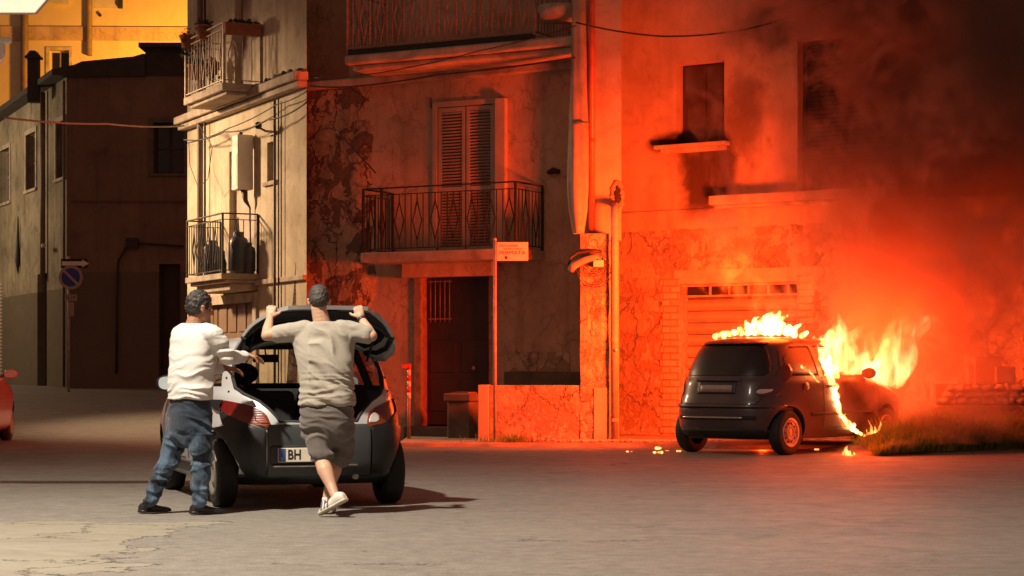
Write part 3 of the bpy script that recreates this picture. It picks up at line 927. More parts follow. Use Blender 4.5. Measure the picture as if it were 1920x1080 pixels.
# things on and around the cream house
ax, az = FD.at(463, 350, 0.25)
bz_ = on(FD, 'boiler_cabinet', 'white enamelled boiler cabinet on the cream wall beneath the black camera', 'boiler', FD.at(464, None, 0.1), az - 0.02, 0.0)
obj('cabinet', MB().box(-0.22, 0.10, -0.31, -0.03, 0.0, 0.93), M['white_paint'], bz_, bevel=0.015)
obj('flue', MB().tube([(-0.05, -0.2, 0.93), (-0.05, -0.2, 0.99)], 0.03, 10), M['pipe_dark'], bz_)
obj('gas_pipe', MB().tube([(0.0, -0.16, 0.0), (0.02, -0.14, -0.18), (0.04, -0.07, -0.3), (0.04, -0.06, -1.0)], [0.06, 0.04, 0.015, 0.012], 10), M['pipe_dark'], bz_)
obj('cabinet_door_seam', MB().box(-0.19, 0.07, -0.316, -0.31, 0.06, 0.60), M['sign_white'], bz_)
cx_, cz_ = FD.at(482, 235, 0.3)
cm = on(FD, 'security_camera', 'round black security camera on a bracket above the boiler cabinet', 'camera', cx_, cz_, 0.0)
obj('lens_ball', MB().ball((0, -0.28, 0), 0.062, 16, 10), M['black_plastic'], cm)
obj('bracket', MB().tube([(0.06, 0.0, -0.10), (0.03, -0.16, -0.09), (0, -0.26, -0.04)], 0.02, 8).box(-0.2, 0.14, -0.05, -0.005, -0.14, -0.09), M['iron_light'], cm)


def gas_cylinder(name_label, px, d, h=0.62, r=0.15):
    g = on(FD, 'gas_cylinder', name_label, 'gas cylinder', FD.at(px, None, d), lbz, d, 'gas cylinders on the lower balcony')
    obj('tank', MB().lathe([(0, 0), (r * 0.8, 0), (r * 0.82, 0.03), (r, 0.06), (r, h * 0.72), (r * 0.85, h * 0.84), (r * 0.45, h * 0.9), (0, h * 0.92)], 20), M['gas'], g)
    obj('valve_collar', MB().lathe([(r * 0.5, h * 0.86), (r * 0.52, h), (r * 0.47, h), (r * 0.45, h * 0.86)], 18).tube([(0, 0, h * 0.88), (0, 0, h)], 0.02, 8), M['gas'], g)
    return g
gas_cylinder('dark gas cylinder with a tall collar in the left half of the balcony', 397, 0.42)
gas_cylinder('squat dark gas cylinder near the right corner of the balcony', 447, 0.32, 0.70, 0.17)
gas_cylinder('narrow gas cylinder pushed against the right balcony railing', 466, 0.16, 0.52, 0.12)
bo = on(FD, 'bottle', 'slim dark glass bottle standing between the gas cylinders on the balcony', 'bottle', FD.at(420, None, 0.45), lbz, 0.45)
obj('glass', MB().lathe([(0, 0), (0.045, 0), (0.048, 0.2), (0.02, 0.28), (0.016, 0.4), (0, 0.4)], 14), M['glass_dark'], bo)
tp = on(FD, 'folding_ladder', 'small black folding trestle leaning behind the gas cylinders', 'trestle', FD.at(446, None, 0.18), lbz, 0.18)
obj('frame', MB().tube([(-0.22, 0, 0), (0, 0, 0.98)], 0.012, 6).tube([(0.22, 0, 0), (0, 0, 0.98)], 0.012, 6).tube([(-0.13, 0, 0.4), (0.13, 0, 0.4)], 0.01, 6), M['iron'], tp)


def leaves(mb, c, rad, n, rng, size=0.05, droop=0.0):
    for i in range(n):
        d = Vector((rng.gauss(0, 1), rng.gauss(0, 1), rng.gauss(0, 1))).normalized() * (rng.random() ** 0.5)
        p = Vector(c) + Vector((d.x * rad[0], d.y * rad[1], d.z * rad[2] - droop * rng.random()))
        a = Vector((rng.uniform(-1, 1), rng.uniform(-1, 1), rng.uniform(-1, 1))).normalized()
        b = a.cross(Vector((rng.uniform(-1, 1), rng.uniform(-1, 1), rng.uniform(-1, 1)))).normalized()
        s = size * rng.uniform(0.5, 1.2)
        mb.add([p - a * s, p + b * s * 0.5, p + a * s, p - b * s * 0.5], [(0, 1, 2, 3)])


def pot(label, px, py, d, kind, droop=0.15, sz=1.0):
    x_, z_ = FD.at(px, py, d)
    g = on(FD, 'potted_plant', label, 'potted plant', x_, z_, d, 'plants on the upper balcony')
    if kind == 'round':
        obj('pot', MB().lathe([(0, 0), (0.09 * sz, 0), (0.14 * sz, 0.2 * sz), (0.15 * sz, 0.2 * sz), (0.15 * sz, 0.24 * sz), (0.12 * sz, 0.24 * sz), (0.11 * sz, 0.2 * sz), (0, 0.2 * sz)], 18), M['terracotta'], g)
        top = 0.26 * sz; rad = (0.16 * sz, 0.16 * sz, 0.12 * sz)
    else:
        obj('trough', MB().box(-0.10, 0.10, -0.34, 0.30, 0.0, 0.19), M['terracotta'], g, bevel=0.02)
        top = 0.22; rad = (0.1, 0.32, 0.07)
    lm = MB(); leaves(lm, (0, 0, top), rad, 170, random.Random(int(px)), 0.045, droop)
    obj('foliage', lm, M['leaf'], g)
pot('round terracotta pot on the railing at the left end of the upper balcony', 352, 92, 0.68, 'round', 0.35)
pot('larger terracotta pot with upright leaves hung on the balcony front', 382, 74, 0.68, 'round', 0.05)
pot('long trough planter across the narrow side of the upper balcony', 456, 66, 0.34, 'long', 0.03)
pot('trailing plant hanging low inside the balcony railing bars', 368, 150, 0.5, 'round', 0.0, 1.1)
pot('bushy plant inside the railing next to the corner post', 398, 140, 0.5, 'round', 0.3, 0.9)

# ---------------- dark house (A)
ha = thing('dark_house', 'dark plastered old house on the left corner with a sloping tiled roof edge', 'house', (FA2.o[0], FA2.o[1], 0), 0)
rel = FA1.rot
def sub(fr, base):
    """placing matrix of a second facade inside a house"""
    m = Matrix.Translation((fr.o[0] - base.o[0], fr.o[1] - base.o[1], 0)) @ Matrix.Rotation(fr.rot, 4, 'Z')
    return m
A1 = sub(FA1, FA2)
def place(o, m):
    o.matrix_local = m; return o
wins = []
for (pa, pb, t_, b_) in ((0, 19, 280, 380), (50, 68, 250, 355), (106, 122, 228, 334)):
    a, zt = FA1.at(pa, t_); b, zb = FA1.at(pb, b_)
    zt = FA1.at((pa + pb) / 2, t_)[1]; zb = FA1.at((pa + pb) / 2, b_)[1]
    wins.append((a, b, zb, zt))
dk0 = FA1.at(70); dk1 = FA1.at(88)
holes = wins + [(dk0, dk1, 0.5, FA1.at(79, 513)[1])]
a1 = wall_with_holes(-4.0, FA1.len, 0.0, 7.6, holes, 0.25, 3.0)
place(obj('side_wall', a1, M['plaster_a'], ha), A1)
for h in wins:
    o = window(ha, *h, 0.2, 'sign_grey', 1, 0.06, 'stone', True, 0.03)
    place(o, A1)
o = obj('side_door', MB().box(dk0, dk1, 0.2, 0.24, 0.5, holes[-1][3]), M['door_wood'], ha); place(o, A1)
for px_, r_, mt in ((80, 0.06, 'pipe_brown'), (120, 0.03, 'pipe_dark')):
    x_ = FA1.at(px_, None, 0.1); place(obj('drainpipe', MB().tube([(x_, -0.1, 3.2 if px_ == 80 else 0.7), (x_, -0.1, 7.5)], r_, 10), M[mt], ha), A1)
x_, z_ = FA1.at(85, 460, 0.2)
place(obj('wall_lamp_arm', MB().tube([(x_ - 0.25, -0.2, z_), (x_ + 0.1, -0.25, z_)], 0.045, 8), M['frame_white'], ha), A1)
x_, z_ = FA1.at(30, 490, 0.1)
place(obj('wire_drop', MB().tube([(x_, -0.05, z_ + 1.1), (x_, -0.06, z_), (x_, -0.05, z_ - 0.3)], [0.012, 0.06, 0.012], 8), M['cable_black'], ha), A1)
rs = MB(); x_ = FA1.at(3)
for i in range(30): rs.box(x_ - 1.5, x_ + 0.1, -0.03, 0.0, 0.6 + i * 0.09, 0.6 + i * 0.09 + 0.07)
place(obj('roller_shutter', rs, M['frame_white'], ha), A1)
# sloping eaves along the side street
ev = MB()
ev.add([(-4.2, -0.35, 7.35), (FA1.len + 0.1, -0.35, 7.75), (FA1.len + 0.1, 0.6, 8.0), (-4.2, 0.6, 7.6), (-4.2, -0.35, 7.22), (FA1.len + 0.1, -0.35, 7.62), (FA1.len + 0.1, 0.6, 7.62), (-4.2, 0.6, 7.4)],
       [(0, 1, 2, 3), (4, 5, 6, 7), (0, 1, 5, 4), (1, 2, 6, 5), (2, 3, 7, 6), (3, 0, 4, 7)])
place(obj('eaves', ev, M['roof_tile'], ha), A1)
ww0, wwt = FA2.at(288, 230); ww1 = FA2.at(345, 230)[0]; wwb = FA2.at(300, 325)[1]
v0, vt = FA2.at(298, 495); v1 = FA2.at(338, 495)[0]
a2 = wall_with_holes(0.0, 7.4, 0.0, 7.62, [(ww0, ww1, wwb, wwt), (v0, v1, 0.6, vt)], 0.3, 6.0)
obj('front_wall', a2, M['plaster_a2'], ha)
window(ha, ww0, ww1, wwb, wwt, 0.24, 'door_wood', 1, 0.03, 'dark_stone', True, 0.03)
obj('front_door', MB().box(v0, v1, 0.24, 0.28, 0.6, vt), M['door_wood'], ha)
gab = MB(); xk = FA2.at(268)
gab.prism([(-0.1, 7.60), (1.6, 7.62), (xk + 0.05, 7.62), (xk + 0.05, 8.12), (xk, 8.12), (xk - 0.2, 8.06), (0.35, 7.95), (-0.1, 7.75)], 'y', -0.06, 0.5)
obj('gable_coping', gab, M['roof_tile'], ha)
obj('parapet', MB().box(xk + 0.05, 7.4, -0.0, 0.5, 7.621, 8.26).box(xk - 0.08, 7.5, -0.12, 0.6, 8.26, 8.36), M['roof_tile'], ha)
obj('string_line', MB().box(0.1, 7.3, -0.03, 0.0, FA2.at(200, 376)[1] - 0.03, FA2.at(200, 376)[1]), M['dark_stone'], ha)
ch = MB(); x_, z_ = FA2.at(63, 155, -1.2)
ch.box(x_ - 0.12, x_ + 0.12, 1.1, 1.35, 7.2, z_ + 0.55); ch.box(x_ - 0.17, x_ + 0.17, 1.05, 1.4, z_ + 0.55, z_ + 0.60)
ch.prism([(x_ - 0.15, z_ + 0.60), (x_ + 0.15, z_ + 0.60), (x_ + 0.06, z_ + 0.72), (x_ - 0.06, z_ + 0.72)], 'y', 1.08, 1.37)
obj('chimney', ch, M['roof_tile'], ha)
cb = MB(); p = [FA2.at(345, 462), FA2.at(250, 455), FA2.at(238, 462), FA2.at(222, 490), FA2.at(220, 560), FA2.at(219, 700)]
cb.tube([(a, -0.04, b) for a, b in p], 0.025, 6); a_, b_ = p[1]; cb.box(a_ - 0.15, a_ + 0.12, -0.1, -0.002, b_ - 0.12, b_ + 0.1)
obj('wall_conduit', cb, M['cable_black'], ha)
# weeds between the rooftop and the parapet
# ---------------- orange lit house (E)
he = house('orange_lit_house', 'tall house behind the dark roof glowing orange under a sodium lamp', FE)
e0, et = FE.at(92, 94); e1 = FE.at(130, 94)[0]; eb = FE.at(100, 150)[1]
we = wall_with_holes(-8, 26, 0, 26, [(e0, e1, eb, et)], 0.35, 5)
obj('wall', we, M['plaster_e'], he)
window(he, e0, e1, eb, et, 0.3, 'frame_white', 1, 0.05, 'stone', False, 0.04)
obj('shadow_band', MB().box(-8, 26, -0.05, 0.0, FE.at(100, 76)[1], FE.at(100, 50)[1]), M['plaster_b'], he)  # darker strip painted in for a band of shadow across the wall
for px_, r_, zb_ in ((168, 0.10, FE.at(168, 106)[1]), (46, 0.14, 3.0)):
    x_ = FE.at(px_, None, 0.15)
    obj('drainpipe', MB().tube([(x_, -0.16, zb_), (x_, -0.16, 25)], r_, 10), M['pipe_brown'], he)
x_, z_ = FE.at(187, 28, 0.05); obj('wall_vent', MB().tube([(x_, -0.1, z_), (x_, 0.0, z_)], 0.06, 10), M['dark'], he)
x_, z_ = FE.at(226, 8, 0.05); obj('wall_bracket', MB().box(x_ - 0.08, x_ + 0.08, -0.2, 0, z_ - 0.15, z_ + 0.8), M['dark'], he)
x_, z_ = FE.at(200, 0, 0.05); obj('upper_window', MB().box(x_ - 0.7, x_ + 0.6, -0.03, 0, z_ - 0.3, z_ + 1.4), M['frame_white'], he)
x_, z_ = FE.at(110, 4, 0.05); ac = MB().box(x_ - 0.45, x_ + 0.4, -0.3, 0, z_ - 0.1, z_ + 0.5)
obj('air_conditioner', ac, M['frame_white'], he)

# ---------------- near left: eave and bracket of the house outside the frame
fe = thing('near_canopy', 'pale lit canopy slab jutting in at the top left corner', 'canopy', tuple(J(0, 0, 15.6)))
c0 = J(0, 25, 15.6) - fe.location; c1 = J(66, 25, 15.6) - fe.location; c2 = J(92, -12, 15.6) - fe.location
poly = [(c0.x - 1.2, c0.z), (c1.x, c1.z), (c2.x + 0.05, c2.z + 0.03), (c2.x + 0.05, c2.z + 0.06), (c0.x - 1.2, c0.z + 0.19)]
obj('slab', MB().prism(poly, 'y', 0.0, 0.06), M['frame_white'], fe, bevel=0.01)
lb_ = thing('wall_bracket_box', 'small bright white box with a cap at the left edge under the canopy', 'box', tuple(J(0, 95, 15.9)))
obj('cap', MB().box(-0.9, 0.085, 0, 0.06, 0.065, 0.11), M['white_paint'], lb_, bevel=0.01)
obj('housing', MB().prism([(-0.6, 0.065), (0.03, 0.065), (0.03, -0.03), (-0.015, -0.11), (-0.6, -0.11)], 'y', 0.005, 0.05), M['white_paint'], lb_)

# ---------------- low wall, pavement, verge, rubble wall
pv = MB()
edge_pts = [(-1.6, 28.15), (-0.2, 28.0), (0.9, 27.9), (2.0, 27.75), (3.0, 27.5), (4.3, 27.2), (5.2, 26.9), (6.0, 26.9), (12.0, 26.9)]
m = []
for i, (x, y) in enumerate(edge_pts): m.append((x, y))
n = 90; out = []
for i in range(n):
    t = i / (n - 1) * (len(edge_pts) - 1); k = min(int(t), len(edge_pts) - 2); u = t - k
    x = edge_pts[k][0] * (1 - u) + edge_pts[k + 1][0] * u; y = edge_pts[k][1] * (1 - u) + edge_pts[k + 1][1] * u
    out.append((x, y + 0.07 * mnoise.noise(Vector((x * 2.2, 0, 0))) + 0.03 * mnoise.noise(Vector((x * 7, 2, 0)))))
rows = [[(x, y, -0.02) for x, y in out], [(x, y + 0.02, 0.045) for x, y in out], [(x, y + 0.10, 0.06) for x, y in out], [(x, y + 0.5, 0.07) for x, y in out], [(x, 36, 0.07) for x, y in out]]
pv.grid(rows)
obj('pavement', pv, M['pavement'])['kind'] = 'structure'

lwf = Frame(-0.47, 28.62, 1.95, -0.20)
l0 = lwf.at(897); l1 = lwf.at(1142)
lwl = on(lwf, 'low_wall', 'low rough plastered garden wall in front of the red house, glowing in the firelight', 'wall', 0, 0)
H = lwf.at(1000, 723)[1]
mb = MB(); rows = []
for i in range(13):
    z = H * i / 12; row = []
    for j in range(40):
        x = l0 + 0.17 + (l1 - l0 - 0.17) * j / 39
        row.append((x, -0.012 * mnoise.noise(Vector((x * 5, 0, z * 6))) - 0.01, z))
    rows.append(row)
rows.append([(p[0], p[1] + 0.02, H + 0.005) for p in rows[-1]]); rows.append([(p[0], 0.22, H + 0.005) for p in rows[-1]]); rows.append([(p[0], 0.22, 0) for p in rows[-1]])
mb.grid(rows)
mb.box(l1 - 0.01, l1 + 0.0, 0.01, 0.21, 0, H)
obj('panel', mb, M['plaster_c_low'], lwl)
obj('end_post', MB().box(l0, l0 + 0.16, -0.05, 0.24, 0, H + 0.01), M['plaster_c_up'], lwl, bevel=0.01)
obj('end_pilaster', MB().box(l1 - 0.22, l1 - 0.03, -0.035, 0.0, 0.02, H - 0.03), M['plaster_c_up'], lwl, bevel=0.01)
# stone block beside the door
p = FB.at(868, None, 0.5)
sb = on(FB, 'stone_planter', 'dark square stone planter between the street door and the low wall', 'planter', p, 0, 0.5)
obj('block', MB().box(-0.16, 0.22, -0.2, 0.15, 0, 0.62), M['dark_stone'], sb, bevel=0.02)
obj('rim', MB().box(-0.20, 0.26, -0.24, 0.19, 0.62, 0.74), M['dark_stone'], sb, bevel=0.02)
obj('soil', MB().box(-0.12, 0.18, -0.16, 0.11, 0.74, 0.76), M['soil'], sb)
# striped post
p3 = J(767, 745, 29.3)
st = thing('striped_post', 'thin red and white striped post in front of the red house', 'post', (p3.x, p3.y, 0.07))
for i in range(6):
    mb = MB().tube([(0, 0, 0.60 + i * 0.085), (0, 0, 0.60 + (i + 1) * 0.085)], 0.028, 10)
    obj('stripe', mb, M['red_paint'] if i % 2 else M['sign_white'], st)
obj('shaft', MB().tube([(0, 0, 0), (0, 0, 0.60)], 0.026, 10), M['iron_red'], st)
obj('bracket', MB().box(-0.10, 0.03, -0.02, 0.02, 1.05, 1.10), M['red_paint'], st)

# bus stop sign
bp = J(928, 690, 28.2)
bsn = thing('bus_stop_sign', 'bus stop sign reading FERMATA on a tall thin pole by the low wall', 'sign', (bp.x, bp.y, 0.05))
topz = J(928, 449, 28.2).z
obj('pole', MB().tube([(0, 0, 0), (0, 0, topz - 0.05)], 0.024, 14).ball((0, 0, topz - 0.05), 0.026), M['iron_light'], bsn)
s1x = J(990, 452, 28.2).x - bp.x; sz1 = J(960, 454, 28.2).z - 0.05; sz0 = J(960, 489, 28.2).z - 0.05
pl = obj('sign_plate', MB().box(0.026, s1x, -0.012, 0.0, sz0, sz1), M['sign_white'], bsn, bevel=0.004)
sw = s1x - 0.026; xc = 0.026 + sw / 2
def letter(txt, size, x, z, cxs, mat, par, align='CENTER', y=-0.0135):
    me = text_mesh(txt, size, 0.001, align, cxs)
    me.transform(Matrix.Translation((x, y, z)))
    return obj('lettering', me, M[mat], par)
letter('FERMATA', 0.072, xc, sz0 + (sz1 - sz0) * 0.42, 1.22, 'ink', pl)
letter('AUTOLINEE', 0.040, xc - 0.05, sz0 + (sz1 - sz0) * 0.80, 1.25, 'ink', pl)
letter('Servizio urbano', 0.036, xc + 0.01, sz0 + (sz1 - sz0) * 0.64, 1.2, 'ink', pl)
obj('emblem', MB().ball((xc - 0.09, -0.013, sz0 + 0.045), (0.02, 0.003, 0.026)), M['ink'], pl)

# no parking sign on the corner of the dark house
np_ = J(133, 520, 42.5)
ns = thing('no_parking_sign', 'round no parking sign with a white arrow plate above, at the dark house corner', 'sign', (J(128, 0, 42.5).x, 42.5, gz(0, 42.5)))
zz = np_.z - gz(0, 42.5); xx = np_.x - ns.location.x
obj('pole', MB().tube([(0, 0.04, 0), (0, 0.04, zz + 0.45)], 0.03, 10), M['iron_light'], ns)
r_ = 0.26
disc = obj('disc', MB().tube([(xx, 0, zz), (xx, -0.02, zz)], r_, 32), M['sign_grey'], ns)
obj('blue_field', MB().tube([(xx, -0.021, zz), (xx, -0.026, zz)], r_ * 0.76, 32), M['sign_blue'], disc)
d_ = MB(); k_ = r_ * 0.56
d_.bar((xx - k_, -0.029, zz + k_), (xx + k_, -0.029, zz - k_), 0.055, 0.005, up=(0, 1, 0))
obj('diagonal_bar', d_, M['sign_grey'], disc)
ar = MB(); z0_ = J(0, 494, 42.5).z - gz(0, 42.5); a0 = J(116, 0, 42.5).x - ns.location.x; a1_ = J(167, 0, 42.5).x - ns.location.x
obj('arrow_board', MB().box(a0 - 0.02, a1_ - 0.03, 0.0, 0.015, z0_ - 0.10, z0_ + 0.10), M['dark'], ns)
ar.prism([(a0, z0_ - 0.045), (a1_ - 0.15, z0_ - 0.045), (a1_ - 0.15, z0_ - 0.085), (a1_, z0_), (a1_ - 0.15, z0_ + 0.085), (a1_ - 0.15, z0_ + 0.045), (a0, z0_ + 0.045)], 'y', -0.006, -0.001)
obj('arrow', ar, M['sign_white'], ns)
zq = J(0, 558, 42.5).z - gz(0, 42.5)
tpn = obj('text_plate', MB().box(xx - 0.13, xx + 0.13, -0.015, 0.0, zq - 0.07, zq + 0.07), M['sign_grey'], ns)
letter('0-24', 0.12, xx, zq, 0.9, 'ink', tpn, y=-0.017)
obj('lower_plate', MB().box(xx - 0.03, xx + 0.07, -0.01, 0.0, zq - 0.40, zq - 0.1), M['sign_grey'], ns)

# verge on the right
vg = MB(); xs_ = np.linspace(4.25, 14, 46); rows = []
def verge_edge(x): return 24.95 + 0.62 * max(0, x - 4.6) ** 1.0 * (1 if x < 7 else 2.4 / max(x - 4.6, 0.1)) + 0.9 * math.exp(-((x - 4.1) / 0.35) ** 2)
for j in range(16):
    t = j / 15; row = []
    for x in xs_:
        y0 = verge_edge(x); y = y0 + (27.3 - y0) * t
        h = -0.02 + (0.08 + 0.14 * min(1, t * 2.2)) * min(1, t * 12) * min(1, (x - 4.25) / 0.7) + 0.04 * mnoise.noise(Vector((x * 2, y * 2, 0)))
        row.append((x, y, h if t > 0 else -0.03))
    rows.append(row)
vg.grid(rows)
obj('verge', vg, M['soil'])['kind'] = 'structure'
def grass_mat():
    t = NT('verge grass')
    ob = t.node('ShaderNodeObjectInfo')
    n_ = t.noise(3.0, 3)
    t.set(color=t.ramp(n_, [(0.3, (0.08, 0.12, 0.025)), (0.55, (0.20, 0.24, 0.06)), (0.75, (0.40, 0.33, 0.12))]), rough=0.8, spec=0.2)
    tl = t.node('ShaderNodeBsdfTranslucent'); mx = t.node('ShaderNodeMixShader'); mx.inputs[0].default_value = 0.4
    tl.inputs[0].default_value = (0.32, 0.36, 0.09, 1)
    t.l.new(t.b.outputs[0], mx.inputs[1]); t.l.new(tl.outputs[0], mx.inputs[2]); t.l.new(mx.outputs[0], t.out.inputs[0])
    return t.mat
M['grass'] = grass_mat()
gm = MB(); rg = random.Random(11)
def blade(p, h, lean, w, az):
    d = Vector((math.cos(az), math.sin(az), 0)); s = Vector((-d.y, d.x, 0)) * w
    a = p; b = p + d * (lean * 0.35) + Vector((0, 0, h * 0.6)); c = p + d * lean + Vector((0, 0, h))
    gm.add([a - s, a + s, b + s * 0.7, b - s * 0.7, c], [(0, 1, 2, 3), (3, 2, 4)])
for i in range(15000):
    x = rg.uniform(4.62, 8.2); e = verge_edge(x); t = rg.random() ** 1.4
    y = e + 0.03 + (27.1 - e) * t
    clump = 0.6 + 0.8 * mnoise.noise(Vector((x * 1.8, y * 1.8, 5)))
    h = (0.08 + 0.17 * min(1, max(0, x - 4.55) / 0.8)) * max(0.3, clump + 0.35) * rg.uniform(0.45, 1.6)
    g_ = -0.02 + (0.08 + 0.14 * min(1, t * 2.2)) * min(1, (x - 4.25) / 0.7)
    blade(Vector((x, y, g_ - 0.02)), h, rg.uniform(0.03, 0.30) * (0.4 + h * 3), rg.uniform(0.004, 0.010), rg.uniform(0, 6.28))
go = obj('verge_grass', gm, M['grass']); tag(go, 'long dry grass on the verge to the right of the burning car', 'grass', kind='stuff')
# weeds at the foot of the low wall
gm = MB()
for i in range(260):
    x = rg.gauss(-0.02, 0.22); y = 28.15 + rg.uniform(-0.06, 0.25)
    blade(Vector((x, y, 0.06)), rg.uniform(0.05, 0.16), rg.uniform(0.02, 0.1), 0.006, rg.uniform(0, 6.28))
wo = obj('weeds', gm, M['grass']); tag(wo, 'low weeds at the foot of the bus stop pole', 'weeds', kind='stuff')
# rubble along the wall foot
rb_ = MB(); 
for i in range(420):
    x = rg.uniform(0.6, 3.0) if i % 3 else rg.gauss(1.6, 0.35); y = 28.25 - (x - 1.0) * 0.10 + rg.gauss(0, 0.10)
    s = rg.uniform(0.008, 0.035)
    rb_.ball((x, y, 0.07 + s * 0.3), (s * 1.3, s, s * 0.7), 6, 4)
tag(obj('rubble', rb_, M['stone']), 'scattered plaster crumbs along the foot of the low wall', 'rubble', kind='stuff')
# rubble retaining wall and meter block at the right edge
rw = thing('rubble_wall', 'low rubble stone wall behind the verge at the right edge', 'wall', (5.8, 27.35, 0))
base = MB(); base.box(0.05, 6, 0.0, 0.5, 0.0, 0.60)
obj('ledge', base, M['plaster_c_low'], rw, bevel=0.02)
cs = MB()
for r in range(3):
    x = 0.12 + 0.06 * r
    while x < 4.5:
        wdt = rg.uniform(0.06, 0.19)
        k0 = len(cs.v); cs.ball((x + wdt / 2, 0.10, 0.655 + r * 0.09 + rg.uniform(-.015, .015)), (wdt * 0.58, 0.11, rg.uniform(0.045, 0.068)), 10, 8)
        for q_ in range(k0, len(cs.v)):
            v_ = Vector(cs.v[q_]); n_ = mnoise.noise_vector(v_ * 17) * 0.036; cs.v[q_] = tuple(v_ + n_)
        x += wdt
obj('stones', cs, M['stone'], rw)
obj('core', MB().box(0.1, 5.8, 0.12, 0.5, 0.6, 0.9), M['plaster_c_low'], rw)
mbk = thing('meter_block', 'plastered masonry block holding a small meter cabinet at the right edge', 'masonry block', (J(1826, 0, 27.95).x, 27.88, 0))
obj('block', MB().box(0, 1.6, 0, 0.5, 0.0, 1.28).box(-0.08, 0.17, 0.05, 0.45, 0.0, 1.16), M['plaster_c_up'], mbk, bevel=0.015)
obj('coping', MB().box(0.16, 1.65, -0.03, 0.52, 1.28, 1.31), M['stone'], mbk)
mc = obj('meter_cabinet', MB().box(0.27, 0.53, -0.12, 0.0, 0.90, 1.14), M['sign_grey'], mbk, bevel=0.01)
obj('cabinet_door', MB().box(0.29, 0.47, -0.13, -0.12, 0.92, 1.12), M['iron_light'], mc)
obj('vertical_pipe', MB().tube([(0.42, 0.3, 1.3), (0.42, 0.3, 4.0)], 0.015, 8), M['cable_black'], mbk)

# ---------------- cables
cable('sagging_cable', 'black cable sagging across the upper wall above the soot stained window', [FBp for FBp in (J(1080, 42, 28.0), J(1240, 68, 28.6), J(1400, 55, 28.2), J(1570, -2, 27.6))], 0.013, 'cable_black', sag=0.03)
cable('facade_cable', 'thick dark cable running along the red house just under its cornice', [J(575, 160, 30.9), J(660, 162, 30.4), J(820, 140, 29.5), J(1078, 108, 28.15)], 0.014, 'cable_black', sag=0.02)
cable('facade_cable', 'thin cable crossing the top of the red house below the upper balcony', [J(590, 146, 30.8), J(720, 135, 29.9), J(900, 95, 28.9), J(1080, 48, 28.05)], 0.008, 'cable_black', sag=0.02)
cable('overhead_wire', 'pale overhead wire crossing in front of the dark house', [J(5, 220, 27), J(200, 232, 31), J(345, 236, 35.3)], 0.016, 'cable_pale', sag=0.03)
cable('wall_cable', 'cable running from the pale wire along the cream house to its corner', [J(345, 262, 35.7), J(420, 247, 33.7), J(500, 225, 32.0), J(577, 190, 30.9)], 0.013, 'cable_black', sag=0.06)
cable('wall_cable', 'upper cable under the cream house cornice', [J(352, 268, 35.8), J(430, 240, 34.0), J(520, 195, 32.0), J(576, 170, 30.8)], 0.010, 'cable_black', sag=0.03)
cable('cable_loop', 'thin cable hanging in a long loop on the left of the cream house', [J(372, 232, 35.0), J(398, 275, 34.4), J(390, 335, 34.6), J(372, 352, 35.0), J(356, 310, 35.5), J(354, 268, 35.6)], 0.007, 'cable_black', sag=0.0)
cable('leaning_rod', 'thin dark rod leaning on the crumbling wall', [FB_ for FB_ in (J(632, 246, 30.2), J(705, 325, 29.9))], 0.012, 'iron', sag=0)


# ------------------------------------------------------------------ cars
def car_paint(name, color, rough=0.32, metal=0.3, coat=0.6, dirt=0.25):
    t = NT(name)
    n_ = t.noise(2.2, 6, 0.65)
    d = tuple(c * 0.62 for c in color)
    t.set(color=t.mix(t.math('MULTIPLY', t.ramp(n_, [(0.4, 0.0), (0.75, 1.0)]), dirt), color, d),
          rough=t.math('ADD', t.math('MULTIPLY', n_, 0.15), rough - 0.07), metal=metal, coat=coat, coatr=0.12)
    return t.mat


def glass_mat(name, tint, mixf):
    t = NT(name)
    tr = t.node('ShaderNodeBsdfTransparent'); tr.inputs[0].default_value = (*tint, 1)
    gl = t.node('ShaderNodeBsdfGlossy'); gl.inputs['Roughness'].default_value = 0.04; gl.inputs[0].default_value = (0.9, 0.9, 0.9, 1)
    fr = t.node('ShaderNodeLayerWeight'); fr.inputs[0].default_value = 0.5
    mx = t.node('ShaderNodeMixShader')
    t.put(mx.inputs[0], t.math('ADD', t.math('MULTIPLY', t.math('POWER', fr.outputs[1], 5.0), 0.7), mixf, clamp=True))
    t.l.new(tr.outputs[0], mx.inputs[1]); t.l.new(gl.outputs[0], mx.inputs[2]); t.l.new(mx.outputs[0], t.out.inputs[0])
    return t.mat


def lamp_mat(name, kind):
    t = NT(name)
    sp = t.sep(t.co()); nz = t.noise(14, 3)
    if kind == 'ka':   # red with an amber lower half and a clear corner
        f = t.math('ADD', sp[2], t.math('MULTIPLY', nz, 0.05))
        col = t.ramp(f, [(0.70, (0.20, 0.035, 0.005)), (0.79, (0.12, 0.003, 0.003))])
        ribs = t.math('SINE', t.math('MULTIPLY', sp[2], 340.0))
        t.set(color=col, rough=0.32, coat=0.4, coatr=0.08)
        t.bump(t.math('ADD', ribs, nz), 0.10, 0.002)
    else:
        t.set(color=(0.05, 0.006, 0.006), rough=0.15, coat=1.0, coatr=0.03)
        t.bump(nz, 0.2, 0.004)
    return t.mat


